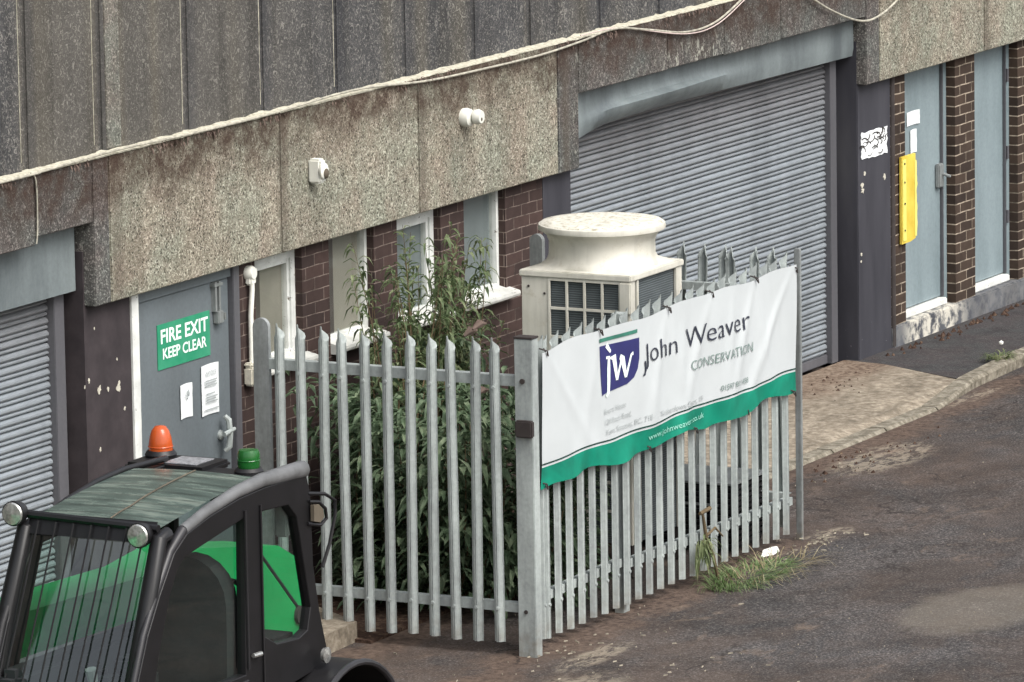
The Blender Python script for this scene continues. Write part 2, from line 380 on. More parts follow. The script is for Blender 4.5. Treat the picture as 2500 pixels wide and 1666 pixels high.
M['dead'] = plain('dead_flower', (120, 104, 96), .9, .1)
M['v_black'] = plain('vehicle_black', (24, 23, 25), .42, .4, var=.3)
M['v_trim'] = plain('vehicle_dark_trim', (32, 31, 33), .5, .35, var=.15)
M['v_rail'] = plain('vehicle_roof_rail', (112, 113, 114), .45, .4, var=.3)  # lighter grey paints the sky reflection on the dark rail
M['v_rail2'] = plain('vehicle_pillar_grey', (44, 43, 46), .4, .45, var=.25)
M['v_green'] = plain('vehicle_green', (20, 158, 88), .35, .5, var=.15, scale=2)
M['v_glass'] = glass_mat('tinted_cab_glass', (.80, .91, .86), .09, .02)
M['v_in'] = plain('cab_interior', (44, 46, 48), .8, .2)
M['seat'] = plain('seat_fabric', (56, 59, 60), .9, .1, var=.15)
def roofglass():
    k = NT('dusty_roof_glass', .25, .5)
    c = k.ramp(k.noise(5, 6, .7, .5, None, (2.4, .5, 1)), [(.3, (48, 60, 56)), (.5, (74, 88, 82)), (.7, (124, 134, 124))])
    wv = k.n('ShaderNodeTexWave'); wv.bands_direction = 'X'; wv.inputs['Scale'].default_value = 3.2; wv.inputs['Distortion'].default_value = .6; k.l(k.pos, wv.inputs['Vector'])
    c = k.mix(.55, c, k.ramp(wv.outputs['Fac'], [(.05, .45), (.25, 1.)]), 'MULTIPLY')
    k.col(c); return k.m
M['v_roof'] = roofglass()
M['dull_brown'] = plain('dust_and_mirror_brown', (104, 96, 84), .9, .1)
M['tyre'] = plain('rubber', (40, 39, 38), .85, .2, scale=20)
def lens_mat(name, c, tr=.35, rough=.15):
    k = NT(name, rough, .5); k.col(c); k.b.inputs['Transmission Weight'].default_value = tr
    k.b.inputs['Subsurface Weight'].default_value = 0
    return k.m
M['amber'] = lens_mat('amber_lens', (206, 92, 40), .35); M['gbeacon'] = lens_mat('green_lens', (34, 104, 44), .3)
M['chrome'] = plain('lamp_reflector', (212, 212, 208), .2, .6, .7, var=.3, scale=60)
M['sil'] = plain('silver_sticker', (176, 178, 182), .4, .5, .2, var=.5, scale=60)
M['crate'] = coil_mat(); M['crate'].name = 'black_crate_plastic'
M['crate'].node_tree.nodes['Principled BSDF'].inputs['Base Color'].links and None
M['litter'] = plain('white_litter', (232, 232, 226), .6, .3, var=.08)
M['cable'] = plain('cream_cable', (190, 186, 170), .7, .2, var=.35, scale=20)
M['cable_r'] = plain('pink_cable', (206, 188, 182), .6, .3, var=.1, scale=20)

# ------------------------------------------------------------------ mesh helpers
class MB:
    def __init__(s): s.v = []; s.f = []; s.sm = False
    def add(s, vs, fs):
        o = len(s.v); s.v += [tuple(v) for v in vs]; s.f += [tuple(i+o for i in f) for f in fs]; return s
    def box(s, x0, x1, y0, y1, z0, z1, bev=0):
        if bev:
            bm = bmesh.new(); bmesh.ops.create_cube(bm, size=1)
            bmesh.ops.scale(bm, vec=(x1-x0, y1-y0, z1-z0), verts=bm.verts)
            bmesh.ops.translate(bm, vec=((x0+x1)/2, (y0+y1)/2, (z0+z1)/2), verts=bm.verts)
            bmesh.ops.bevel(bm, geom=bm.edges[:], offset=bev, segments=2, affect='EDGES')
            bm.verts.index_update()
            s.add([v.co for v in bm.verts], [[v.index for v in f.verts] for f in bm.faces]); bm.free(); return s
        return s.add([(x0,y0,z0),(x1,y0,z0),(x1,y1,z0),(x0,y1,z0),(x0,y0,z1),(x1,y0,z1),(x1,y1,z1),(x0,y1,z1)],
                     [(0,3,2,1),(4,5,6,7),(0,1,5,4),(1,2,6,5),(2,3,7,6),(3,0,4,7)])
    def quad(s, a, b, c, d): return s.add([a, b, c, d], [(0, 1, 2, 3)])
    def prism(s, pts, axis, a, b):
        # pts 2D polygon extruded along axis from a to b
        n = len(pts)
        def P(p, t): return {'y': (p[0], t, p[1]), 'x': (t, p[0], p[1]), 'z': (p[0], p[1], t)}[axis]
        vs = [P(p, a) for p in pts] + [P(p, b) for p in pts]
        return s.add(vs, [tuple(range(n)), tuple(range(2*n-1, n-1, -1))] + [(i, n+i, n+(i+1) % n, (i+1) % n) for i in range(n)])
    def tube(s, pts, r, n=8, cap=True):
        pts = [Vector(p) for p in pts]; rs = r if isinstance(r, (list, tuple)) else [r]*len(pts)
        rings = []; up = None
        for i, p in enumerate(pts):
            d = (pts[min(i+1, len(pts)-1)] - pts[max(i-1, 0)]).normalized()
            if up is None:
                up = Vector((0, 0, 1)) if abs(d.z) < .9 else Vector((1, 0, 0))
            sd_ = d.cross(up).normalized(); up = sd_.cross(d).normalized()
            rings.append([p + (sd_*math.cos(2*math.pi*k/n) + up*math.sin(2*math.pi*k/n))*rs[i] for k in range(n)])
        vs = [v for rg in rings for v in rg]; fs = []
        for i in range(len(pts)-1):
            for k in range(n): fs.append((i*n+k, i*n+(k+1) % n, (i+1)*n+(k+1) % n, (i+1)*n+k))
        if cap: fs += [tuple(range(n-1, -1, -1)), tuple(range((len(pts)-1)*n, len(pts)*n))]
        return s.add(vs, fs)
    def lathe(s, prof, c, axis='z', n=32, cap=True):
        vs = []; fs = []
        for r, h in prof:
            for k in range(n):
                a = 2*math.pi*k/n; u, v_ = r*math.cos(a), r*math.sin(a)
                vs.append({'z': (c[0]+u, c[1]+v_, c[2]+h), 'y': (c[0]+u, c[1]+h, c[2]+v_), 'x': (c[0]+h, c[1]+u, c[2]+v_)}[axis])
        for i in range(len(prof)-1):
            for k in range(n): fs.append((i*n+k, i*n+(k+1) % n, (i+1)*n+(k+1) % n, (i+1)*n+k))
        if cap: fs += [tuple(range(n-1, -1, -1)), tuple(range((len(prof)-1)*n, len(prof)*n))]
        return s.add(vs, fs)
    def build(s, name, mat, parent=None, smooth=False, org=None):
        off = Vector((0, 0, 0))
        if parent is not None:
            q = parent
            while q is not None: off += q.location; q = q.parent
        elif org is not None: off = Vector(org)
        me = bpy.data.meshes.new(name); me.from_pydata([tuple(Vector(v)-off) for v in s.v], [], s.f)
        me.materials.append(M[mat] if isinstance(mat, str) else mat); me.update()
        bm = bmesh.new(); bm.from_mesh(me); bmesh.ops.recalc_face_normals(bm, faces=bm.faces); bm.to_mesh(me); bm.free()
        if smooth:
            for p in me.polygons: p.use_smooth = True
            try: me.set_sharp_from_angle(angle=rad(40))
            except Exception: pass
        o = bpy.data.objects.new(name, me); COL.objects.link(o)
        if parent is not None: o.parent = parent
        elif org is not None: o.location = org
        return o
def tag(o, label=None, cat=None, group=None, kind=None):
    for k_, v in (('label', label), ('category', cat), ('group', group), ('kind', kind)):
        if v: o[k_] = v
    return o
def thing(name, loc, label, cat, group=None):
    o = bpy.data.objects.new(name, None); COL.objects.link(o); o.location = loc; o.empty_display_size = .1
    return tag(o, label, cat, group)
def box(name, mat, parent, *d, bev=0): return MB().box(*d, bev=bev).build(name, mat, parent)
def text_mesh(txt, height, x, z, mapf, name, mat, parent, width=None, slant=0, sub=.05, bold=0):
    cu = bpy.data.curves.new('txt', 'FONT'); cu.body = txt; cu.size = 1; cu.resolution_u = 3; cu.offset = bold
    o = bpy.data.objects.new('txt', cu); COL.objects.link(o)
    dg = bpy.context.evaluated_depsgraph_get(); me = bpy.data.meshes.new_from_object(o.evaluated_get(dg))
    bpy.data.objects.remove(o); bm = bmesh.new(); bm.from_mesh(me)
    xs = [v.co.x for v in bm.verts]; x0, x1 = min(xs), max(xs); hcap = .72
    sc = height/hcap; sx = (width/(x1-x0)) if width else sc
    for v in bm.verts: v.co = Vector(((v.co.x-x0)*sx, v.co.y*sc, 0))
    if sub:
        bmesh.ops.triangulate(bm, faces=bm.faces)
        for _ in range(3):
            es = [e for e in bm.edges if e.calc_length() > sub]
            if not es: break
            bmesh.ops.subdivide_edges(bm, edges=es, cuts=1); bmesh.ops.triangulate(bm, faces=bm.faces)
    bm.verts.index_update()
    # one mesh per word: islands sorted along the line and cut at the wide gaps
    seen = set(); isl = []
    bm.verts.ensure_lookup_table()
    for v0 in bm.verts:
        if v0.index in seen: continue
        st_ = [v0]; comp = []; seen.add(v0.index)
        while st_:
            v = st_.pop(); comp.append(v)
            for e in v.link_edges:
                o_ = e.other_vert(v)
                if o_.index not in seen: seen.add(o_.index); st_.append(o_)
        isl.append((min(v.co.x for v in comp), max(v.co.x for v in comp), comp))
    isl.sort(key=lambda t: t[0]); words = []; right = -1e9
    for a, b, comp in isl:
        if not words or a-right > .20*sx: words.append([])
        words[-1].append(comp); right = max(right, b)
    for wd in words:
        idx = {}; vs_ = []; fs_ = []
        for comp in wd:
            for v in comp: idx[v.index] = len(vs_); vs_.append(mapf(x+v.co.x, z+v.co.y+slant*v.co.x))
        for f in bm.faces:
            if f.verts[0].index in idx: fs_.append([idx[v.index] for v in f.verts])
        o_ = MB().add(vs_, fs_).build(name, mat, parent)
    bm.free(); return o_

# ------------------------------------------------------------------ setting: ground
def nz(x, y, s=1.): return mnoise.noise(Vector((x*s, y*s, 3.1)))
GR = -.22
mb = MB()
xs = [-400, -100, -30] + [-14+.5*i for i in range(57)] + [30, 100, 400]
ys = [-400, -100, -30] + [-10+.4*i for i in range(23)] + [-1.05, 30, 400]
vs = [(x, y, GR + (.012*nz(x, y, .7) if -13 < x < 13 and -9.9 < y < -1.4 else 0) - (.25 if y > 0 else 0)) for y in ys for x in xs]
n = len(xs)
mb.add(vs, [(j*n+i, j*n+i+1, (j+1)*n+i+1, (j+1)*n+i) for j in range(len(ys)-1) for i in range(n-1)])
tag(mb.build('road', 'road', smooth=True), kind='structure')
def sheet(name, mat, pts, z0):
    return tag(MB().prism([(p[0], p[1]) for p in pts], 'z', z0, -.4).build(name, mat), kind='structure')
def slab(name, mat, outer):
    # outer: list of (x,y,ztop) -> slab down to -.4
    n_ = len(outer); vs_ = list(outer)+[(p[0], p[1], -.4) for p in outer]
    return tag(MB().add(vs_, [tuple(range(n_))] + [(i, n_+i, n_+(i+1) % n_, (i+1) % n_) for i in range(n_)]).build(name, mat), kind='structure')
# apron in front of the big shutter, falling to the road
slab('concrete_apron', 'apron', [(3.0, .1, -.155), (3.0, -1.1, -.205), (6.6, -1.1, -.205), (7.55, -.98, -.17), (7.9, -.25, -.158), (7.95, .1, -.155)])
slab('pavement', 'pave', [(7.953, .1, -.158), (7.903, -.25, -.16), (7.556, -.98, -.165), (16, -.84, -.17), (16, .1, -.17)])
slab('yard_paving', 'apron', [(-14, .1, -.12), (-14, -1.15, -.105), (-2.3, -1.16, -.10), (-1.86, -1.14, -.10), (-1.57, -.72, -.10), (-1.60, .1, -.11)])
slab('enclosure_ground', 'soil', [(-1.895, .1, -.19), (-1.895, -1.25, -.20), (2.995, -1.25, -.20), (2.995, .1, -.19)])
mb = MB()
def kerbrun(pts, w0=.13, h=None):
    for (xa, ya, za), (xb, yb, zb_) in zip(pts, pts[1:]):
        L = math.hypot(xb-xa, yb-ya); nseg = max(1, round(L/.9))
        for i in range(nseg):
            t0, t1 = i/nseg, (i+1)/nseg-.006
            a = [xa+(xb-xa)*t0, ya+(yb-ya)*t0, za+(zb_-za)*t0]; b = [xa+(xb-xa)*t1, ya+(yb-ya)*t1, za+(zb_-za)*t1]
            mb.add([(a[0], a[1], -.4), (a[0], a[1]-w0, -.4), (a[0], a[1]-w0, a[2]-.02), (a[0], a[1]-w0+.02, a[2]), (a[0], a[1], a[2]),
                    (b[0], b[1], -.4), (b[0], b[1]-w0, -.4), (b[0], b[1]-w0, b[2]-.02), (b[0], b[1]-w0+.02, b[2]), (b[0], b[1], b[2])],
                   [(0, 1, 2, 3, 4), (9, 8, 7, 6, 5), (1, 6, 7, 2), (2, 7, 8, 3), (3, 8, 9, 4), (0, 4, 9, 5)])
kerbrun([(3.0, -1.103, -.198), (6.6, -1.103, -.198), (7.55, -.983, -.15), (8.4, -.95, -.135), (16, -.843, -.14)])
kerbrun([(-14, -1.163, -.11), (-2.9, -1.163, -.11)], .13)
tag(mb.build('kerb', 'kerb'), kind='structure')
# silt washed along the fence foot and the kerb: irregular low sheets
def blob(name, mat, cx, cy, rx, ry, z, seed, th=.012, label=None):
    rnd = random.Random(seed); N = 40; ring = []
    vs_ = [(cx, cy, z+th)]
    for k_ in range(N):
        a = 2*math.pi*k_/N; q = 1+.34*mnoise.noise(Vector((math.cos(a)*1.6+seed, math.sin(a)*1.6, seed)))+.12*mnoise.noise(Vector((math.cos(a)*6+seed, math.sin(a)*6, seed)))
        vs_.append((cx+rx*q*.8*math.cos(a), cy+ry*q*.8*math.sin(a), z+th*.8))
    for k_ in range(N):
        a = 2*math.pi*k_/N; q = 1+.34*mnoise.noise(Vector((math.cos(a)*1.6+seed, math.sin(a)*1.6, seed)))+.12*mnoise.noise(Vector((math.cos(a)*6+seed, math.sin(a)*6, seed)))
        vs_.append((cx+rx*q*math.cos(a), cy+ry*q*math.sin(a), z-.01))
    fs_ = [(0, 1+k_, 1+(k_+1) % N) for k_ in range(N)] + [(1+k_, 1+N+k_, 1+N+(k_+1) % N, 1+(k_+1) % N) for k_ in range(N)]
    return MB().add(vs_, fs_)

# ------------------------------------------------------------------ building
B = thing('industrial_building', (0, 0, -.2), 'long low industrial unit with rough concrete panels above brick, doors and shutters', 'building')
fy = -.075
def vjoint_panel(name, mat, x0, x1, z0, z1, y0=fy, y1=.12, g=.004):
    return MB().box(x0+g, x1-g, y0, y1, z0, z1, bev=.006).build(name, mat, B)
# deep tan fascia with its dark end strips
vjoint_panel('fascia_panel', 'grey', -2.975, -2.79, 1.882, 2.74)['label'] = 'dark end strip of the deep fascia'
for a, b in ((-2.79, -.76), (-.76, 1.03), (1.03, 2.99)): vjoint_panel('fascia_panel', 'tan', a, b, 1.882, 2.74)
vjoint_panel('fascia_panel', 'grey', 2.99, 3.30, 1.878, 2.74)['label'] = 'dark end strip of the deep fascia'
for a, b, dz in ((3.30, 4.665, 0), (4.665, 5.57, .006), (5.57, 6.51, -.004), (6.51, 7.99, .004)): vjoint_panel('fascia_panel', 'grey', a, b, 2.375+dz, 2.74)
vjoint_panel('fascia_panel', 'grey', 7.99, 8.235, 1.878, 2.74)['label'] = 'dark end strip of the deep fascia'
for a, b in ((8.235, 10.2), (10.2, 12.2), (12.2, 14.2), (14.2, 16)): vjoint_panel('fascia_panel', 'tan', a, b, 1.878, 2.74)
for a, b, dz in ((-3.61, -2.975, .0), (-5.2, -3.61, -.045), (-6.8, -5.2, -.04), (-8.5, -6.8, -.04), (-14, -8.5, -.04)): vjoint_panel('fascia_panel', 'grey', a, b, 2.375+dz, 2.74)
# ledge fillet of mortar
mb = MB(); N = 500
for i in range(N+1):
    x = -14+30*i/N; j = .012*nz(x*9, 1.)+.008*nz(x*31, 5.)
    vsx = [(x, fy-.003, 2.737+j*.3), (x, fy-.003, 2.742+j*.8), (x, fy+.03+j, 2.748+j*.6), (x, .02, 2.755+j*1.2)]
    mb.v += vsx
for i in range(N):
    for k_ in range(3): mb.f.append((4*i+k_, 4*i+4+k_, 4*i+5+k_, 4*i+1+k_))
mb.build('ledge_mortar', 'lime', B, smooth=True)
# upper panels with shallow grooves
ju = [-14, -12.2, -10.5, -8.9, -7.2, -5.4, -4.4, -3.58, -2.76, -1.76, -.85, .08, .98, 1.93, 2.72, 3.75, 4.66, 5.57, 6.5, 7.4, 8.3, 10, 12, 14, 16]
for a, b in zip(ju, ju[1:]):
    MB().box(a+.03, b-.03, -.002, .1, 2.70, 6.4, bev=.01).build('upper_panel', 'upper', B)
box('upper_wall', 'upper', B, -14, 16, .01, .25, 2.70, 6.45)
for x, zt in ((-3.63, 4.6), (-2.82, 6.3), (-1.80, 4.3), (-.86, 4.0), (.07, 5.8)):
    pts = [(x+.006*nz(z*3, x), -.004, z) for z in [2.8+.08*i for i in range(int((zt-2.8)/.08))]]
    MB().tube(pts, [.0015+.0025*abs(nz(p[2]*4, x)) for p in pts], 5).build('lime_streak', 'lime', B)
mb = MB(); mb.box(-2.68, -2.52, -.008, .05, 2.76, 6.3, bev=.003); mb.build('pale_cover_strip', 'strip', B)
# a body for the rest of the building
box('rear_wall', 'grey', B, -14, 16, 7.8, 8, -.2, 6.4); box('roof', 'grey', B, -14.1, 16.1, -.1, 8.1, 6.45, 6.6)
box('side_wall', 'brick', B, -14.2, -14, .02, 8, -.2, 6.4); box('side_wall', 'brick', B, 16, 16.2, .02, 8, -.2, 6.4)
box('back_lining', 'darkin', B, -14, 16, .30, .34, -.2, 2.7)
# left bay: brick, windows
zt = 2.2
def brickp(mat, x0, x1, z0, z1, y0=0., y1=.26): return MB().box(x0, x1, y0, y1, z0, z1).build('brick_wall', mat, B)
brickp('brick', -1.17, -.972, -.2, zt)
wins = [(-.97, -.385), (-.04, .545), (.856, 1.445), (1.77, 2.35)]
prev = -.972
for a, b in wins: pass
brickp('brick', -.972, 2.893, -.2, 1.148)
for a, b in ((-.385, -.04), (.545, .856), (1.445, 1.77), (2.35, 2.893)): brickp('brick', a, b, 1.148, zt)
for i, (a, b) in enumerate(wins):
    W = MB(); fr = .032 if i in (1, 3) else .052; z0 = 1.21
    # frame in the opening, set back
    W.box(a, a+.018, .05, .11, z0, zt-.3); W.box(b-fr, b, .05, .11, z0, 1.95); W.box(a+.018, b-fr, .05, .11, z0, z0+.03)
    W.box(a+.018, b-fr, .05, .11, 1.92 if i in (1, 3) else 1.805, 1.95)
    if i in (0, 2):
        W.box(b-fr-.03, b-fr-.002, .062, .1, z0+.03, 1.803); W.box(a+.02, b-fr-.032, .062, .1, 1.775, 1.803)
    wo = W.build('window', 'white', B)
    MB().quad((a+.018, .08, z0+.03), (b-fr, .08, z0+.03), (b-fr, .08, 1.92), (a+.018, .08, 1.92)).build('pane', 'pane', wo)
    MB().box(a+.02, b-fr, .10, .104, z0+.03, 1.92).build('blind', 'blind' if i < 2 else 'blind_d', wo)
    MB().box(a+.018, a+(.21 if i < 2 else .12), .088, .096, z0+.03, 1.92).build('reflection_strip', 'brick_refl', wo)  # dark strip paints the brick reflection on the left of the pane
    if i != 0 or True:
        # sill: sloping board with rounded nose, two mouldings
        pr_ = [(.05, 1.222), (-.05, 1.198), (-.078, 1.190), (-.082, 1.172), (-.078, 1.158), (-.05, 1.155), (-.04, 1.142), (.05, 1.14)]
        MB().prism(pr_, 'x', a+.002, b+.05).build('sill', 'sill', wo, smooth=False)
box('pillar', 'black', B, 2.893, 3.30, -.004, .26, -.2, 2.2)
# fire door bay
box('pillar', 'black_l', B, -2.985, -2.462, 0., .26, -.2, 2.2)
for x, z, r in ((-2.616, 1.355, 0.03), (-2.839, 1.368, 0.028), (-2.733, 1.355, 0.015), (-2.84, 1.019, 0.012), (-2.552, 1.214, 0.012), (-2.626, 1.519, 0.008), (-2.95, 1.441, 0.012), (-2.873, 1.737, 0.008), (-2.996, 1.411, 0.008)):
    rn = random.Random(int(x*100)); N = 16
    pts = [(x+r*rn.uniform(.3, 1.2)*.9*math.cos(2*math.pi*k/N), z+r*rn.uniform(.4, 1.5)*math.sin(2*math.pi*k/N)) for k in range(N)]
    MB().prism(pts, 'y', -.003, .001).build('paint_patch', 'pvc', B)
D = MB().box(-2.372, -1.252, .03, .075, -.14, 1.80, bev=.004).build('fire_door', 'door', B)
box('door_header', 'door', B, -2.385, -1.17, .012, .09, 1.806, 2.1)
mb = MB(); N = 24     # bowed, peeling white left jamb
for i in range(N+1):
    z = -.14+2.1*i/N; wv = .008*nz(z*5, 2); mb.v += [(-2.46+wv*.3, .012, z), (-2.46+wv*.3, -.012+wv*.2, z), (-2.382+wv, -.012+wv*.2, z), (-2.382+wv, .09, z)]
for i in range(N):
    for k in range(3): mb.f.append((4*i+k, 4*i+4+k, 4*i+5+k, 4*i+1+k))
mb.build('door_jamb', 'white', B)
box('door_jamb', 'guide', B, -1.248, -1.172, -.006, .09, -.14, 1.95, bev=.004)
h = MB().lathe([(.012, 0), (.03, .0), (.03, -.012), (.015, -.02)], (-1.39, .03, .86), 'y', 16)
h.tube([(-1.40, -.012, .98), (-1.385, -.03, .955), (-1.375, -.035, .87), (-1.385, -.03, .79), (-1.40, -.01, .765)], [.014, .02, .018, .02, .014], 8)
h.tube([(-1.45, -.035, .875), (-1.34, -.045, .895)], [.016, .012], 8)
h.build('handle', 'galv', D, smooth=True)
c_ = MB(); c_.box(-1.455, -1.435, .0, .03, 1.62, 1.80); c_.box(-1.41, -1.39, .0, .03, 1.62, 1.80); c_.box(-1.47, -1.37, -.005, .03, 1.772, 1.79); c_.box(-1.44, -1.375, -.012, .03, 1.545, 1.62, bev=.005)
c_.box(-1.36, -1.34, -.005, .03, 1.56, 1.60)
c_.build('door_closer', 'galv_old', D)
# shutters
def shutter(x0, x1, z0, z1, y, gside=True):
    mb = MB(); mb.sm = True
    prof = []
    z = z1; pts = []
    while z > z0+.08:
        # one 75 mm slat: broad rounded ridge, small groove, small ridge, deep joint
        for dz, dy in ((0, .020), (.006, .004), (.018, -.008), (.030, -.010), (.040, -.004), (.046, .013), (.050, .004), (.058, -.004), (.066, -.003), (.072, .020)):
            pts.append((dy, z-dz))
        z -= .075
    pts.append((.008, z0+.06))
    n_ = len(pts); mb.v = []
    NX = 30
    for i in range(NX+1):
        x = x0+(x1-x0)*i/NX
        for p in pts: mb.v.append((x, y+p[0]+.010*nz(x*.9, p[1]*1.2)+.0035*nz(x*3.1, p[1]*9), p[1]))
    for i in range(NX):
        for k in range(n_-1): mb.f.append((i*n_+k, (i+1)*n_+k, (i+1)*n_+k+1, i*n_+k+1))
    o = mb.build('roller_shutter', 'shutter', B)
    MB().box(x0, x1, y-.012, y+.03, z0, z0+.07, bev=.006).build('bottom_rail', 'guide', o)
    for gx0, gx1 in ((x1, x1+.12), (x0-.06, x0)):
        MB().box(gx0+.003, gx1-.004, y-.045, y+.05, z0, z1+.02, bev=.004).build('guide_rail', 'guide', o)
    return o
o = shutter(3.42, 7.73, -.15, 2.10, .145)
# header plate: pressed sheet with a lip that has been bent out at its left end
mb = MB(); NX = 60
for i in range(NX+1):
    x = 3.305+(7.98-3.305)*i/NX; t = (x-3.305)/4.675
    lip = 2.065+.045*math.sin(min(1, t*2.2)*math.pi/2)-.03*t
    if t < .14: lip -= .06*(1-t/.14)**1.5
    out = .075*math.exp(-((t-.30)/.20)**2)*(1-math.exp(-(t/.07)**2))
    mb.v += [(x, .02, 2.41), (x, .022, lip+.19), (x, .02-out*.2, lip+.145), (x, .02-out*1.0, lip+.12), (x, .02-out*.75, lip+.07), (x, .03+out*.3, lip+.01), (x, .06+out*.2, lip+.0)]
for i in range(NX):
    for k in range(6): mb.f.append((7*i+k, 7*i+7+k, 7*i+8+k, 7*i+1+k))
mb.build('header_plate', 'header', o, smooth=True)
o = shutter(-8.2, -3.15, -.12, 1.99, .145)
box('header_plate', 'header', o, -8.5, -3.0, .04, .12, 1.975, 2.41)
brickp('brick', -14, -8.5, -.2, 2.4)
# right pier and right-hand bay
MB().box(7.99, 8.588, -.002, .26, -.2, 2.2, bev=.006).build('pillar', 'black', B)
for x, z, r in ((8.11, 1.21, .014), (8.47, 1.14, .022), (8.06, 1.13, .02), (8.07, 1.09, .02), (8.04, .62, .012), (8.035, .57, .01)):
    rn = random.Random(int(x*1000)); N = 10
    pts = [(x+r*rn.uniform(.5, 1.2)*1.3*math.cos(2*math.pi*k/N), z+r*rn.uniform(.5, 1.3)*math.sin(2*math.pi*k/N)) for k in range(N)]
    MB().prism(pts, 'y', -.006, -.001).build('paint_patch', 'pvc', B)
MB().tube([(8.615, .0, -.15), (8.615, .0, 1.88)], .024, 10).build('down_pipe', 'iron', B, smooth=True)
brickp('brick_b', 8.591, 8.86, .0, 2.2); brickp('brick_b', 9.805, 10.184, .0, 2.2); brickp('brick_b', 11.035, 12.2, .0, 2.2); brickp('brick_b', 12.2, 16, .0, 2.2, .002)
MB().box(8.591, 16, -.02, .27, -.2, -.002, bev=.01).build('plinth', 'plinth', B)
for a, b in ((8.86, 9.805), (10.184, 11.035)):
    D = MB().box(a+.004, b-.07, .09, .13, .06, 1.95, bev=.004).build('steel_door', 'door_r', B)
    MB().box(b-.066, b-.003, .07, .14, .03, 2.1, bev=.004).build('door_frame', 'door_r', D)
    MB().box(b-.09, b-.074, .066, .088, .06, 1.88, bev=.002).build('door_edge', 'guide', D)
    MB().box(a+.004, b-.07, .04, .14, .0, .052, bev=.008).build('threshold', 'white', D)
    if a < 9:
        lk = MB().box(a+.76, a+.85, .05, .088, .9, 1.08, bev=.008); lk.tube([(a+.82, .04, 1.0), (a+.82, .01, .99), (a+.86, .01, .98)], .012, 8)
        lk.build('handle', 'galv_old', D)
    else:
        for z in (.5, 1.0, 1.6): MB().tube([(b-.06, .06, z-.05), (b-.06, .06, z+.05)], .012, 8).build('hinge', 'guide', D)
B_done = True

# ------------------------------------------------------------------ things fixed on the building
def cable(name, mat, pts, r, label, y=-.1):
    P = [Vector(p) for p in pts]; out = []
    for i in range(len(P)-1):
        p0, p1, p2, p3 = P[max(i-1, 0)], P[i], P[i+1], P[min(i+2, len(P)-1)]
        for t in [k/8 for k in range(8)]:
            out.append(.5*((2*p1)+(-p0+p2)*t+(2*p0-5*p1+4*p2-p3)*t*t+(-p0+3*p1-3*p2+p3)*t**3))
    out.append(P[-1]); o = MB().tube(out, r, 8).build(name, mat, None, smooth=True, org=tuple(P[0]))
    return tag(o, label, 'cable')
zc = lambda x, d=0: (x, -.095, 2.752+d)
cable('cable', 'cable', [zc(-14), zc(-8, -.02), zc(-4, -.01), zc(-3.55, -.005), zc(-2.7, .012), zc(-1.9, .0), zc(-.9, -.0), zc(.15, .02), zc(1.1, -.035), zc(1.9, -.05), zc(2.7, -.052), zc(3.3, -.03), zc(3.8, .0), zc(4.3, -.06), (4.9, -.1, 2.61), (5.4, -.1, 2.63), (5.95, -.1, 2.78), (6.4, -.1, 2.90)], .0075,
      'cream cable run along the ledge that sags below it near the big shutter')
cable('cable', 'cable', [(6.35, -.1, 2.88), (6.75, -.1, 2.72), (7.25, -.11, 2.52), (7.75, -.12, 2.38), (8.1, -.12, 2.37), (8.5, -.12, 2.47), (8.9, -.11, 2.66), (9.2, -.1, 2.84), (9.8, -.1, 2.9)], .008,
      'loose cream cable hanging in a loop over the big shutter right corner')
cable('thin_cable', 'cable_r', [zc(3.3, .01), zc(3.8, .005), zc(4.2, -.05), (4.9, -.108, 2.598), (5.4, -.108, 2.612), (5.95, -.108, 2.765), (6.4, -.108, 2.885)], .004, 'thin pinkish cable beside the sagging cream cable')
cable('thin_cable', 'cable', [(-3.66, -.085, 2.75), (-3.62, -.088, 2.72), (-3.60, -.085, 2.62), (-3.605, -.085, 2.42), (-3.62, -.085, 2.34)], .0045, 'thin cream cable hanging down the fascia at the far left')
# security lights
def ploc(x, z): return (x, fy, z)
L = thing('security_light', ploc(-.37, 2.34), 'square white security light with round lens on the fascia above the windows', 'light', 'security lights on the fascia')
MB().box(-.42, -.34, fy-.085, fy, 2.265, 2.415, bev=.012).build('housing', 'white_clean', L)
MB().lathe([(.045, 0), (.05, -.015), (.04, -.022), (.0, -.022)], (-.38, fy-.082, 2.34), 'y', 20, False).build('bezel', 'white_clean', L, smooth=True)
MB().lathe([(.036, -.005), (.030, -.02), (.016, -.028), (.0, -.03)], (-.375, fy-.088, 2.325), 'y', 18, False).build('lens', 'dull_brown', L, smooth=True)
L = thing('security_light', ploc(1.66, 2.42), 'round white security light on the fascia above the right-hand window', 'light', 'security lights on the fascia')
MB().lathe([(.058, 0), (.062, -.03), (.054, -.055), (.03, -.065)], (1.64, fy, 2.42), 'y', 22).build('housing', 'white_clean', L, smooth=True)
MB().lathe([(.02, -.06), (.045, -.075), (.05, -.10), (.04, -.125)], (1.66, fy, 2.425), 'y', 22).build('hood', 'white_clean', L, smooth=True)
MB().lathe([(.03, -.118), (.024, -.124), (.0, -.126)], (1.66, fy, 2.41), 'y', 18, False).build('lens', 'dull_brown', L, smooth=True)
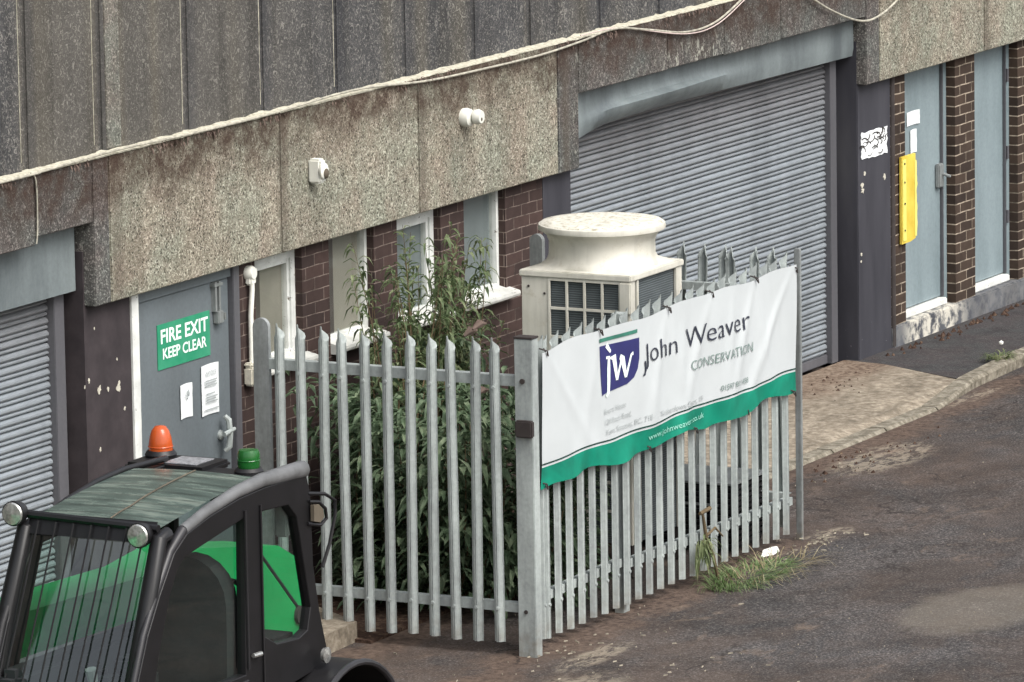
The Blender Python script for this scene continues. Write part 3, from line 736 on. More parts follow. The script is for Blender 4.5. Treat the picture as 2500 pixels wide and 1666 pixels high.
# conduit with junction boxes
L = thing('conduit', (-1.07, 0, 1.8), 'white conduit between two white junction boxes right of the fire door', 'conduit')
MB().lathe([(.045, 0), (.047, -.03), (.035, -.05)], (-1.065, 0, 1.80), 'y', 16).box(-1.10, -1.03, -.045, -.001, 1.73, 1.79, bev=.01).build('round_junction_box', 'white_clean', L, smooth=True)
MB().tube([(-1.065, -.03, 1.78), (-1.062, -.03, 1.70), (-1.085, -.03, 1.55), (-1.085, -.03, 1.22)], .016, 10).build('pipe', 'white_clean', L, smooth=True)
MB().box(-1.145, -1.04, -.07, -.001, 1.12, 1.235, bev=.012).box(-1.14, -1.05, -.055, -.002, 1.235, 1.26, bev=.008).build('square_junction_box', 'pvc', L)
# fire exit sign
L = thing('fire_exit_sign', (-1.8, .03, 1.37), 'green FIRE EXIT KEEP CLEAR sign on the grey fire door', 'sign')
MB().box(-2.11, -1.49, .024, .029, 1.365, 1.635).build('board', 'sign', L)
ym = lambda x, z: (x, .022, z)
text_mesh('FIRE EXIT', .085, -2.075, 1.52, ym, 'lettering', 'txt_w', L, width=.56, sub=0, bold=.022)
text_mesh('KEEP CLEAR', .065, -2.055, 1.425, ym, 'lettering', 'txt_w', L, width=.52, sub=0, bold=.022)
def notice(x0, x1, z0, z1, y, label, head, lines, extra=None):
    L = thing('paper_notice', (x0, y, z0), label, 'notice', 'paper notices on the doors')
    mb = MB(); n = 6
    for i in range(n+1):
        for j in range(n+1):
            u, v = i/n, j/n; mb.v.append((x0+(x1-x0)*u, y-.004-.006*abs(nz(u*3+x0, v*3))-.006*(u-.5)**2, z0+(z1-z0)*v+.004*math.sin(u*3)))
    for i in range(n):
        for j in range(n): mb.f.append((i*(n+1)+j, (i+1)*(n+1)+j, (i+1)*(n+1)+j+1, i*(n+1)+j+1))
    mb.build('sheet', 'paper', L, smooth=True)
    yy = y-.016; w_ = x1-x0
    if head: text_mesh(head, .03, x0+w_*.2, z1-.065, lambda a, b: (a, yy, b), 'lettering', 'txt_l', L, width=w_*.6, sub=0, bold=.01)
    mb = MB()
    for k, (z, a, b) in enumerate(lines): mb.quad((x0+w_*a, yy, z1-z), (x0+w_*b, yy, z1-z), (x0+w_*b, yy, z1-z-.008), (x0+w_*a, yy, z1-z-.008))
    if lines: mb.build('text_lines', 'txt_l', L)
    return L
notice(-1.61, -1.405, 1.005, 1.31, .028, 'larger white printed notice on the fire door with a NOTICE heading', 'NOTICE', [(.09, .15, .85), (.105, .15, .8), (.12, .15, .85), (.17, .2, .7), (.19, .2, .85), (.205, .2, .75), (.22, .2, .85), (.265, .1, .9)])
L = notice(-1.862, -1.722, 1.03, 1.235, .028, 'smaller white notice with a drawn hand symbol on the fire door', None, [])
MB().tube([(-1.81, .010, 1.16), (-1.80, .010, 1.195), (-1.79, .010, 1.165), (-1.785, .010, 1.2), (-1.775, .010, 1.165), (-1.80, .01, 1.15)], .004, 5).build('drawing', 'txt_l', L)
notice(9.085, 9.325, 1.43, 1.535, .088, 'white landscape paper taped high on the blue grey steel door', None, [])
L = notice(9.15, 9.265, 1.22, 1.395, .088, 'narrow white paper below the landscape paper on the steel door', None, [])
# sticker remains on black pier
rn = random.Random(5)
L = thing('torn_poster', (8.28, -.003, 1.3), 'torn white poster with black scribble on the black pier', 'poster')
mb = MB(); N = 40; pts = []
for k in range(N):
    t = k/N*4; s_ = int(t); f_ = t-s_; j1, j2 = rn.uniform(-.006, .006), rn.uniform(-.007, .007)
    q = [(8.055+.46*f_, 1.315), (8.515, 1.315+.2*f_), (8.515-.46*f_, 1.515), (8.055, 1.515-.2*f_)][s_]; pts.append((q[0]+j1*2, q[1]+j2))
MB().prism(pts, 'y', -.007, -.003).build('sheet', 'paper', L)
mb = MB()
for k in range(26):
    x, z = rn.uniform(8.08, 8.46), rn.uniform(1.33, 1.48); a = rn.uniform(-1.3, 1.9); l_ = rn.uniform(.05, .14)
    pp = [(x+l_*t*math.cos(a+t*1.2), -.009, min(1.515, max(1.315, z+.5*l_*t*math.sin(a+t*1.2)))) for t in (0, .33, .66, 1)]
    mb.tube(pp, rn.uniform(.002, .005), 5)
mb.build('scribble', 'iron', L)
# yellow strip
L = thing('yellow_guard', (8.86, -.02, .59), 'tall faded yellow plastic strip fixed beside the blue grey steel door', 'guard strip')
MB().prism([(8.725, .60), (8.725, 1.252), (8.985, 1.252), (8.98, .615), (8.88, .60)], 'y', -.03, -.012).build('plate', 'yellow', L)
mb = MB(); N = 22
for i in range(N+1):
    z = .63+.57*i/N; e = 8.995+.02*nz(z*22, 1.); mb.v += [(8.965, -.032, z), (e, -.036+.006*nz(z*9, 4), z), (e+.004, -.02, z)]
for i in range(N):
    for k in range(2): mb.f.append((3*i+k, 3*i+3+k, 3*i+4+k, 3*i+1+k))
mb.build('torn_edge', 'yellow2', L)
MB().box(8.735, 8.80, -.036, -.0305, .62, 1.23, bev=.002).build('lip', 'yellow2', L)
mb = MB()
for z in (.7, .9, 1.06, 1.2): mb.lathe([(.008, 0), (.008, -.006)], (8.765, -.036, z), 'y', 8)
mb.build('screw', 'iron', L)

# ------------------------------------------------------------------ palisade fence
def pale_mesh(h):
    # W section pale, x = width, -y = outside, base at z=0
    prof = [(-.034, .0), (-.026, .0), (-.014, -.022), (-.004, -.026), (.0, -.014), (.004, -.026), (.014, -.022), (.026, .0), (.034, .0)]
    tips = [-.075, -.055, -.02, .0, -.012, .0, -.02, -.055, -.075]
    mb = MB(); n = len(prof); t = .003
    for (x, y), tz in zip(prof, tips):
        spl = .012 if abs(x) > .02 else -.006
        for z, dy, sx in ((0, 0, 1), (h-.09, 0, 1), (h+tz, spl, .95 if abs(x) > .02 else .45)):
            mb.v.append((x*sx, y+dy, z))
    m = 3
    for i in range(n-1):
        for k in range(m-1): mb.f.append((i*m+k, (i+1)*m+k, (i+1)*m+k+1, i*m+k+1))
    for zb_ in (.20, 1.505):
        o_ = len(mb.v)
        for q in range(8):
            a_ = 2*math.pi*q/8; mb.v += [(.011*math.cos(a_), -.016, zb_+.011*math.sin(a_)), (.009*math.cos(a_), -.030, zb_+.009*math.sin(a_))]
        for q in range(8): mb.f.append((o_+2*q, o_+2*q+1, o_+2*((q+1) % 8)+1, o_+2*((q+1) % 8)))
        mb.f.append(tuple(o_+2*q+1 for q in range(8)))
    me = bpy.data.meshes.new('pale'); me.from_pydata(mb.v, [], mb.f); me.materials.append(M['galv']); me.update()
    return me
pm = pale_mesh(1.80)
PO = None
def add_pale(parent, x, y, z, rot, dz=0, tilt=0):
    o = bpy.data.objects.new('pale', pm); COL.objects.link(o); o.parent = parent
    md = o.modifiers.new('s', 'SOLIDIFY'); md.thickness = .003
    o.location = Vector((x, y, z))-parent.location; o.rotation_euler = (0, tilt, rot); o.scale = (1, 1, 1+dz)
    return o
rp = random.Random(3)
def post(parent, x, y, z1, wx=.05, wy=.09, mat='galv', name='post', z0=-.3):
    mb = MB(); mb.box(x-wx, x+wx, y-wy/2, y+wy/2, z0, z1, bev=.004); o = mb.build(name, mat, parent)
    return o
# front fence (carries the banner)
FF = thing('palisade_fence', (0, -2.25, -.22), 'galvanised steel palisade fence along the road that carries the white banner', 'fence', 'steel palisade fences round the enclosure')
x = -1.60; k = 0
while x < 1.88:
    if not (-.56 < x < -.42) or True: add_pale(FF, x, -2.262, -.155+rp.uniform(-.006, .006), 0, rp.uniform(-.004, .004), rp.uniform(-.004, .004))
    x += .1525
add_pale(FF, -1.73, -2.262, -.19, 0); add_pale(FF, -1.655, -2.262, -.15, 0)
def rail(parent, a, b, name='rail', axis='x', s=.05):
    # angle iron
    a, b = Vector(a), Vector(b); d = (b-a).normalized(); o_ = Vector((0, 1, 0)) if axis == 'x' else Vector((1, 0, 0))
    up = Vector((0, 0, 1)); t = .006; sec = [(0, 0), (s, 0), (s, t), (t, t), (t, s), (0, s)]
    mb = MB(); vs = [a+o_*p+up*(s-q) for p, q in sec]+[b+o_*p+up*(s-q) for p, q in sec]; n = 6
    mb.add(vs, [tuple(range(n)), tuple(range(2*n-1, n-1, -1))]+[(i, n+i, n+(i+1) % n, (i+1) % n) for i in range(n)])
    return mb.build(name, 'galv', parent)
rail(FF, (-1.76, -2.246, .055), (-.52, -2.246, .07)); rail(FF, (-.44, -2.246, .045), (1.9, -2.246, .01))
rail(FF, (-1.76, -2.246, 1.36), (-.52, -2.246, 1.36)); rail(FF, (-.44, -2.246, 1.36), (1.9, -2.246, 1.36))
p = MB().box(-1.872, -1.79, -2.33, -2.215, -.3, 1.655, bev=.004).build('post', 'galv', FF)
MB().box(-1.876, -1.786, -2.334, -2.211, 1.656, 1.668, bev=.003).build('cap', 'iron', p)
MB().tube([(-1.876, -2.27, 1.41), (-1.886, -2.27, 1.41)], .016, 10).tube([(-1.876, -2.27, .05), (-1.882, -2.27, .05)], .012, 10).build('bolt', 'iron', p)
MB().box(-.535, -.445, -2.24, -2.18, -.3, 1.6, bev=.004).build('post', 'galv', FF)
MB().box(1.92, 1.95, -2.30, -2.26, -.3, 1.65, bev=.004).build('post', 'galv_old', FF)
lb = MB().box(-1.92, -1.876, -2.345, -2.235, 1.085, 1.185, bev=.008).build('lock_box', 'iron', FF)
# side fence toward the camera's left
SF = thing('palisade_fence', (-1.84, -1.4, -.22), 'steel palisade fence panel running back from the road corner post to the wall', 'fence', 'steel palisade fences round the enclosure')
for k in range(11): add_pale(SF, -1.858, -2.088+.1435*k, -.145+rp.uniform(-.006, .006), -math.pi/2, rp.uniform(-.004, .004), rp.uniform(-.008, .008))
rail(SF, (-1.838, -2.215, .035), (-1.838, -.5, .035), axis='y', s=.055); rail(SF, (-1.838, -2.215, 1.37), (-1.838, -.5, 1.37), axis='y', s=.06)
mb = MB(); prf = [(-.52+.052*math.cos(a)-.0, 1.62+.052*math.sin(a)) for a in [math.pi*i/10 for i in range(11)]]
MB().prism([(-.468, -.3)]+prf+[(-.572, -.3)], 'x', -1.84, -1.81).build('post', 'galv_old', SF)
# far return fence
RF = thing('palisade_fence', (1.93, -1.2, -.22), 'steel palisade fence panel returning to the wall at the far end of the banner', 'fence', 'steel palisade fences round the enclosure')
for k in range(11): add_pale(RF, 1.95, -2.14+.144*k, -.155+rp.uniform(-.006, .006), math.pi/2, rp.uniform(-.01, .004), rp.uniform(-.03, .03))
rail(RF, (1.90, -2.215, .03), (1.90, -.42, .03), axis='y'); rail(RF, (1.90, -2.215, 1.35), (1.90, -.42, 1.35), axis='y')
MB().prism([(-.395, -.3)]+[(-.44+.045*math.cos(math.pi*i/10), 1.60+.045*math.sin(math.pi*i/10)) for i in range(11)]+[(-.485, -.3)], 'x', 1.92, 1.96).build('post', 'galv_old', RF)

# ------------------------------------------------------------------ banner
BN = thing('banner', (0.1, -2.32, .75), 'white vinyl business banner with green lower band tied along the palisade fence', 'banner')
X0, X1 = -1.745, 1.80
def btop(x): return 1.571+.010*math.sin(x*4.1)+.006*math.sin(x*9+1)-.012*(x > 1.5)*(x-1.5)
def bbot(x): return .758+.018*math.sin(x*4.6+1.2)+.010*math.sin(x*10.3)
def by(x, z):
    t = (z-.75)/.82
    f = .010*math.sin(x*5.2+z*3.1)+.006*math.sin(x*11+z*5)
    # creases fanning down from the ties
    for tx, sl, a in ((-1.7, .9, .016), (-.98, -.35, .010), (-.05, .35, .020), (-.05, -.4, .016), (.55, -.55, .018), (.55, .25, .016), (1.2, -.5, .022), (1.2, .3, .018), (1.75, -.9, .020), (.2, -.15, .012), (.9, -.2, .016), (-1.2, .5, .010)):
        d_ = 1.58-z; cx = tx+sl*d_; wd = .035+.07*d_
        f += a*min(1, d_*3)*math.exp(-((x-cx)/wd)**2)*(1.1-.5*d_)
    if z < .89: f += .018*math.sin(x*7.7+.5)*(.89-z)/.13+.012*math.sin(x*17)*(.89-z)/.13
    return -2.325-.62*f
def bmap(off): return lambda x, z: (x, by(x, z)-off, z)
NXB, NZ = 200, 46
mb = MB(); mg = MB()
def bgrid(mb, za, zb_, nzv):
    for i in range(NXB+1):
        x = X0+(X1-X0)*i/NXB
        for j in range(nzv+1):
            t = j/nzv; z = za(x)*(1-t)+zb_(x)*t
            xx = x-.03*(z < .9)*(i == 0)*(.9-z)/.15; mb.v.append((xx, by(x, z), z))
    for i in range(NXB):
        for j in range(nzv): mb.f.append((i*(nzv+1)+j, (i+1)*(nzv+1)+j, (i+1)*(nzv+1)+j+1, i*(nzv+1)+j+1))
bl = lambda x: .885+.006*math.sin(x*4.3+.6)+.004*math.sin(x*9.1)
bgrid(mb, bl, btop, NZ); mb.build('white_cloth', 'ban_w', BN, smooth=True)
bgrid(mg, bbot, bl, 12); mg.build('green_band', 'ban_g', BN, smooth=True)
def strip(name, mat, x0, x1, fz, th, off, n=120):
    mb = MB()
    for i in range(n+1):
        x = x0+(x1-x0)*i/n; z = fz(x); mb.v += [bmap(off)(x, z), bmap(off)(x, z+th)]
    for i in range(n): mb.f.append((2*i, 2*i+2, 2*i+3, 2*i+1))
    return mb.build(name, mat, BN, smooth=True)
strip('dark_line', 'ban_dk', X0, X1, lambda x: bl(x)+.014, .009, .003)
strip('logo_bar', 'ban_bar', -.985, -.495, lambda x: 1.500-.012*(x+.98)/.5, .022, .004, 30)
# shield
def poly_on_banner(name, mat, pts, off, sub=.03):
    bm = bmesh.new(); bm.faces.new([bm.verts.new((a, b, 0)) for a, b in pts]); bmesh.ops.triangulate(bm, faces=bm.faces)
    for _ in range(6):
        es = [e for e in bm.edges if e.calc_length() > sub]
        if not es: break
        bmesh.ops.subdivide_edges(bm, edges=es, cuts=1); bmesh.ops.triangulate(bm, faces=bm.faces)
    bm.verts.index_update(); m = bmap(off)
    mb = MB().add([m(v.co.x, v.co.y) for v in bm.verts], [[v.index for v in f.verts] for f in bm.faces]); bm.free()
    return mb.build(name, mat, BN)
sh = [(-.982, 1.478), (-.962, 1.180), (-.90, 1.188), (-.74, 1.192), (-.62, 1.198), (-.54, 1.225), (-.495, 1.27), (-.472, 1.33), (-.469, 1.455)]
poly_on_banner('logo_shield', 'ban_navy', sh, .003)
# white j and w cut from the shield
def stroke(name, mat, pts, w, off):
    # pts: (x,z) centre line with half widths w list
    P = [Vector((a, b)) for a, b in pts]; L_ = []; R_ = []
    for i, p in enumerate(P):
        d = (P[min(i+1, len(P)-1)]-P[max(i-1, 0)]).normalized(); nrm = Vector((-d.y, d.x)); L_.append(p+nrm*w[i]); R_.append(p-nrm*w[i])
    mb = MB(); m = bmap(off)
    for i in range(len(P)-1):
        for t in range(4):
            a, b = t/4, (t+1)/4
            l0, l1 = L_[i].lerp(L_[i+1], a), L_[i].lerp(L_[i+1], b); r0, r1 = R_[i].lerp(R_[i+1], a), R_[i].lerp(R_[i+1], b)
            mb.quad(m(*l0), m(*l1), m(*r1), m(*r0))
    return mb
mj = MB()
for s_ in (stroke('', '', [(-.90, 1.398), (-.862, 1.395), (-.866, 1.33), (-.868, 1.25), (-.875, 1.19), (-.905, 1.165)], [.008, .016, .02, .02, .018, .008], .006),
           stroke('', '', [(-.895, 1.475), (-.84, 1.425)], [.018, .010], .006),
           stroke('', '', [(-.845, 1.388), (-.795, 1.388), (-.755, 1.245)], [.006, .026, .014], .006),
           stroke('', '', [(-.755, 1.245), (-.695, 1.375)], [.012, .009], .0065),
           stroke('', '', [(-.72, 1.378), (-.69, 1.36), (-.645, 1.245)], [.016, .026, .014], .007),
           stroke('', '', [(-.645, 1.245), (-.585, 1.37), (-.56, 1.375)], [.012, .010, .012], .0075)):
    mj.add(s_.v, s_.f)
mj.build('logo_letters', 'txt_w', BN)
nm = 'lettering'
text_mesh('John', .125, -.40, 1.283, bmap(.007), nm, 'txt_k', BN, width=.455, slant=-.008, bold=-.010)
stJ = stroke('', '', [(-.392, 1.30), (-.385, 1.25), (-.40, 1.222), (-.425, 1.215)], [.012, .012, .010, .004], .0045); MB().add(stJ.v, stJ.f).build(nm, 'txt_k', BN)
text_mesh('Weaver', .128, .19, 1.283, bmap(.007), nm, 'txt_k', BN, width=.90, slant=-.012, bold=-.010)
text_mesh('CONSERVATION', .062, .262, 1.137, bmap(.007), nm, 'txt_g', BN, width=.89, slant=-.02, bold=-.008)
text_mesh('01597 811 458', .036, .665, .946, bmap(.007), nm, 'txt_g', BN, width=.40, slant=-.02)
for i, (t_, x, z, w_) in enumerate((('Bwora House', -.94, 1.066, .30), ('12A Reath Road,', -.93, 1.0, .36), ('Kent Saucens, BC, 718', -.915, .938, .60), ('Timberdown Court, 19', -.19, .93, .62))):
    text_mesh(t_, .034, x, z, bmap(.007), nm, 'txt_l', BN, width=w_, slant=-.004)
text_mesh('www.johnweaver.co.uk', .036, -.36, .812, bmap(.005), nm, 'txt_m', BN, width=.80, slant=.012)
# ties
for x, z in ((-1.7, 1.565), (-.98, 1.575), (-.05, 1.57), (.55, 1.575), (1.2, 1.57), (1.78, 1.55), (-1.73, .785), (-.35, .77), (.3, .775), (1.04, .765), (1.74, .77)):
    MB().tube([(x-.02, -2.30, z+.015), (x, -2.345, z), (x+.01, -2.345, z-.03), (x+.02, -2.31, z+.01)], .005, 6).build('cable_tie', 'iron', BN)

# ------------------------------------------------------------------ air conditioning unit
ax0, ax1, ay0, ay1, az = .36, 1.10, -1.87, -1.13, 1.68
AC = thing('air_conditioner', ((ax0+ax1)/2, (ay0+ay1)/2, -.2), 'tall cream air conditioning unit with round fan cowl behind the banner', 'air conditioner')
box('core', 'coil', AC, ax0+.02, ax1-.02, ay0+.02, ay1-.02, .0, az-.045)
cs = MB()
cs.box(ax0, ax0+.018, ay1-.185, ay1, 0, az-.04, bev=.003)                 # plain panel on the left face
cs.box(ax0-.002, ax0+.018, ay0, ay0+.06, 0, az-.04, bev=.003)
cs.box(ax0+.02, ax0+.075, ay0-.001, ay0+.018, 0, az-.04, bev=.003)
cs.box(ax0+.105, ax0+.13, ay0-.001, ay0+.018, 0, az-.04, bev=.003)
cs.box(ax1-.08, ax1, ay0-.001, ay0+.018, 0, az-.04, bev=.003); cs.box(ax1-.018, ax1, ay0+.02, ay1-.02, 0, az-.04)
cs.box(ax0+.02, ax1-.02, ay1-.018, ay1, 0, az-.04)
cs.build('casing', 'cream', AC)
MB().box(ax0-.012, ax1+.012, ay0-.012, ay1+.012, az-.04, az, bev=.006).build('top_plate', 'cream', AC)
MB().box(ax0-.016, ax0+.012, ay0-.012, ay0+.065, 1.44, az-.045, bev=.006).build('control_cover', 'cream', AC)
g = MB(); ya, yb = ay1-.19, ay0+.065
for i in range(5):
    y = ya+(yb-ya)*i/4; g.box(ax0-.006, ax0+.006, y-.009, y+.009, 0, az-.05, bev=.003)
z = az-.05
while z > .1: g.box(ax0-.005, ax0+.005, yb, ya, z-.008, z+.008); z -= .178
g.build('grille', 'cream', AC)
b_ = MB()
for y, z in ((ay1-.05, 1.58), (ay1-.16, 1.54), (ay1-.05, 1.25), (ay1-.05, .9), (ay0+.05, 1.52)): b_.lathe([(.008, -.004), (.008, .0)], (ax0-.002, y, z), 'x', 8)
b_.build('screw', 'iron', AC)
cxx, cyy = (ax0+ax1)/2+.01, (ay0+ay1)/2-.0
# cowl: blends from square base to round throat to flared rim
mb = MB(); N = 64; prof = [(0, .0, 1.), (.006, .010, .95), (.016, .03, .55), (.035, .046, .15), (.07, .054, 0), (.15, .056, 0), (.19, .042, 0), (.222, .004, 0)]
hx, hy = .36, .36
for h_, inn, sq in prof:
    for k in range(N):
        a = 2*math.pi*k/N; c, s_ = math.cos(a), math.sin(a); R0 = .385-inn
        rs_ = 1/max(abs(c)/hx, abs(s_)/hy); r = R0*(1-sq)+min(rs_, .47)*sq if h_ == 0 else R0*(1-sq)+min(rs_, .46)*sq*.97
        mb.v.append((cxx+r*c, cyy+r*s_, az+h_))
for i in range(len(prof)-1):
    for k in range(N): mb.f.append((i*N+k, i*N+(k+1) % N, (i+1)*N+(k+1) % N, (i+1)*N+k))
mb.build('cowl', 'cream', AC, smooth=True)
MB().lathe([(.384, .222), (.394, .225), (.396, .240), (.392, .258), (.384, .262)], (cxx, cyy, az), 'z', 64).build('rim', 'cream', AC, smooth=True)
MB().lathe([(.385, .260), (.375, .270), (.30, .277), (.15, .281), (.02, .282)], (cxx, cyy, az), 'z', 64).build('fan_guard', 'lid', AC, smooth=True)
for x in (ax0+.04, ax1-.04):
    for y in (ay0+.04, ay1-.04): MB().box(x-.03, x+.03, y-.03, y+.03, -.2, .0).build('foot', 'iron', AC)

# dark slatted crates inside the enclosure
CR = thing('plastic_crate', (1.5, -1.5, -.2), 'low black slatted crate standing behind the fence below the banner', 'crate')
cr = MB(); xa = 1.32
for j in range(11):
    z = -.17+j*.036
    cr.box(xa, xa+.012, -2.1, -1.0, z, z+.016); cr.box(xa+.5, xa+.512, -2.1, -1.0, z, z+.016)
    cr.box(xa+.012, xa+.5, -2.1, -2.088, z, z+.016); cr.box(xa+.012, xa+.5, -1.012, -1.0, z, z+.016)
for j in range(9):
    y = -2.1+j*1.09/8; cr.box(xa-.002, xa+.014, y, y+.016, -.2, .22)
cr.build('slatted_side', 'v_trim', CR)
box('inner_body', 'v_in', CR, xa+.03, xa+.48, -2.07, -1.03, -.2, .19)
MB().box(xa-.006, xa+.52, -2.106, -.994, .222, .235).box(xa-.008, xa-.003, -2.0, -1.2, .085, .10).build('rim', 'galv_old', CR)
LT = tag(blob('', '', 1.42, -2.31, .11, .035, GR+.02, 9, .025).build('litter', 'litter', None, org=(1.42, -2.33, GR)), 'white crumpled litter under the right end of the banner fence', 'litter')

# ------------------------------------------------------------------ vegetation
def leaf(mb, p, d, L, w, droop=.35, up=Vector((0, 0, 1))):
    d = d.normalized(); s_ = d.cross(up)
    if s_.length < .05: s_ = Vector((1, 0, 0))
    s_.normalize(); n_ = s_.cross(d)
    a = p; b = p+d*L*.4+n_*L*.04; c = p+d*L*.75-Vector((0, 0, droop*L*.35)); e = p+d*L-Vector((0, 0, droop*L))
    o = len(mb.v); fold = n_*w*.25
    mb.v += [tuple(q) for q in (a, b+s_*w*.5+fold, b, b-s_*w*.5+fold, c+s_*w*.38+fold, c, c-s_*w*.38+fold, e)]
    mb.f += [(o, o+1, o+2), (o, o+2, o+3), (o+1, o+4, o+5, o+2), (o+2, o+5, o+6, o+3), (o+4, o+7, o+5), (o+5, o+7, o+6)]
def shoot(lv, st, base, tip, n, L, w, rn, r0=.008, bend=.12, start=.15):
    base, tip = Vector(base), Vector(tip); off = Vector((rn.uniform(-1, 1), rn.uniform(-1, 1), 0))*bend
    P = [base.lerp(tip, t)+off*math.sin(t*math.pi) for t in [i/8 for i in range(9)]]
    st.tube(P, [r0*(1-.8*i/8) for i in range(9)], 5)
    for i in range(n):
        t = start+(1-start)*i/n; q = t*8; j = min(int(q), 7); p = P[j].lerp(P[j+1], q-j); ax = (P[min(j+1, 8)]-P[j]).normalized()
        a = i*2.4+rn.uniform(-.4, .4)
        side = Vector((math.cos(a), math.sin(a), 0)); d = side*.9+ax*rn.uniform(.35, .9)
        leaf(lv, p, d, L*rn.uniform(.6, 1.2)*(1-.45*t), w*rn.uniform(.7, 1.2)*(1-.3*t), rn.uniform(.1, .6))
rn = random.Random(11)
BU = thing('buddleia_bush', (-.5, -1.1, -.2), 'large overgrown dark green buddleia bush filling the fenced enclosure', 'bush')
lv, st, fl = MB(), MB(), MB()
for i in range(150):
    a = rn.uniform(0, 6.28); r = math.sqrt(rn.random())
    bx, by_ = -.47+.15*math.cos(a)+r*.3*math.cos(a), -1.1+r*.5*math.sin(a)
    tx, ty = -.47+r*.75*math.cos(a), -1.15+r*.78*math.sin(a); zt_ = rn.uniform(.15, 1.12)*(1.05-.3*r*r)
    shoot(lv, st, (bx, by_, -.19), (tx, ty, zt_), 34, .16, .05, rn, .009, .12, .08)
for i in range(1500):      # taller growth near the wall
    p = Vector((rn.uniform(-1.0, .95), rn.uniform(-.95, -.2), rn.uniform(.5, 1.28)))
    if p.z > 1.0+.3*math.sin(p.x*5+1)+.15*math.sin(p.x*13): continue
    leaf(lv, p, Vector((rn.uniform(-1, 1), rn.uniform(-1, .6), rn.uniform(-.3, .9))), rn.uniform(.08, .19), rn.uniform(.025, .05), rn.uniform(.2, .7))
for i in range(3200):      # leafy mass
    a = rn.uniform(0, 6.28); r = rn.random()**.4
    p = Vector((-.47+r*.78*math.cos(a), -1.15+r*.8*math.sin(a), rn.uniform(-.15, 1.08)))
    if p.y < -2.1 or p.x < -1.78: continue
    leaf(lv, p, Vector((math.cos(a)+rn.uniform(-.8, .8), math.sin(a)+rn.uniform(-.8, .8), rn.uniform(-.5, .7))), rn.uniform(.08, .2), rn.uniform(.025, .055), rn.uniform(.1, .5))
# flowers gone over
for x, y, z in ((-.05, -1.0, 1.36), (.02, -.9, 1.30), (-.42, -1.2, 1.02)):
    MB().tube([(x, y, z), (x+.05, y-.02, z+.03), (x+.12, y-.03, z+.02)], [.008, .028, .006], 7).build('seed_head', 'dead', BU, smooth=True)
lv.build('leaves', 'leaf', BU); st.build('stems', 'stem', BU)
# tall sparse shoots in front of the windows
lv2 = MB(); st2 = MB()
for b_, t_, n_ in (((-.3, -.7, .8), (-.28, -.65, 2.02), 40), ((-.2, -.7, .8), (-.12, -.62, 1.95), 36), ((-.45, -.7, .8), (-.42, -.65, 1.75), 30), ((-.1, -.65, .8), (.5, -.62, 1.84), 46), ((0, -.7, .8), (.42, -.62, 1.62), 40), ((.1, -.7, .8), (.56, -.65, 1.48), 36),
                    ((-.6, -.75, .7), (-.78, -.7, 1.62), 16), ((.1, -.7, .7), (.85, -.65, 1.30), 30), ((.2, -.7, .6), (1.12, -.62, 1.22), 26), ((0, -.7, .8), (.25, -.62, 1.75), 36), ((.2, -.6, .8), (.68, -.5, 1.72), 36), ((.3, -.6, .8), (.95, -.5, 1.45), 34), ((-.15, -.8, .8), (.1, -.7, 1.5), 36), ((-.35, -.7, .8), (-.18, -.6, 1.85), 40), ((-.5, -.8, .7), (-.55, -.75, 1.45), 22), ((.1, -.8, .7), (.6, -.7, 1.36), 26), ((-.25, -.7, .8), (-.05, -.6, 1.72), 34), ((-.7, -.8, .7), (-.6, -.75, 1.35), 26)):
    shoot(lv2, st2, b_, t_, n_, .17, .036, rn, .007, .05, .05)
for i in range(38):
    x0_ = rn.uniform(-.6, .45); h_ = rn.uniform(.2, 1.0); lean = rn.uniform(-.25, .6)
    y0_ = rn.uniform(-.85, -.55); zb_ = .95
    tip = Vector((x0_+lean*h_, y0_+rn.uniform(-.15, .25), zb_+h_))
    base_ = Vector((x0_, y0_, zb_-.2)); P = [base_.lerp(tip, t)+Vector((.10*lean*math.sin(t*math.pi), 0, .07*math.sin(t*math.pi))) for t in [j/8 for j in range(9)]]
    st2.tube(P, [.006*(1-.85*j/8) for j in range(9)], 5)
    for j in range(int(16+26*h_)):
        t = rn.uniform(.12, 1); q = t*8; a_ = min(int(q), 7); p = P[a_].lerp(P[a_+1], q-a_); an = rn.uniform(0, 6.28)
        leaf(lv2, p, Vector((math.cos(an), math.sin(an), rn.uniform(.1, .8))), rn.uniform(.07, .17)*(1.15-.4*t), rn.uniform(.014, .030), rn.uniform(.5, 1.1))
lv2.build('upper_leaves', 'leaf_u', BU); st2.build('upper_stems', 'stem', BU)
for s_ in ((-.7, -.8, .7, -.62, -.68, 1.55), (-.4, -.9, .8, -.3, -.8, 1.5), (0, -.9, .7, .3, -.8, 1.45)):
    pass
def tuft(cx, cy, z, rx, ry, n, L, rn, w=.006, flat=.6, lean=(0, 0)):
    mb = MB()
    for i in range(n):
        a = rn.uniform(0, 6.28); r = math.sqrt(rn.random()); p = Vector((cx+rx*r*math.cos(a), cy+ry*r*math.sin(a), z))
        a2 = a+rn.uniform(-1, 1); d = Vector((math.cos(a2)+lean[0], math.sin(a2)+lean[1], rn.uniform(.3, 1.3)/flat*.6)).normalized()
        l_ = L*rn.uniform(.5, 1.2); s_ = d.cross(Vector((0, 0, 1))).normalized()*w
        q = [p, p+d*l_*.45, p+d*l_*.8-Vector((0, 0, l_*.12)), p+d*l_*1.05-Vector((0, 0, l_*.42))]
        o = len(mb.v)
        for k, v in enumerate(q): mb.v += [tuple(v+s_*(1-.28*k)), tuple(v-s_*(1-.28*k))]
        mb.f += [(o, o+2, o+3, o+1), (o+2, o+4, o+5, o+3), (o+4, o+6, o+7, o+5)]
    return mb
G1 = thing('grass_tuft', (.62, -2.42, GR), 'sprawling bright green grass tuft at the foot of the banner fence', 'weed')
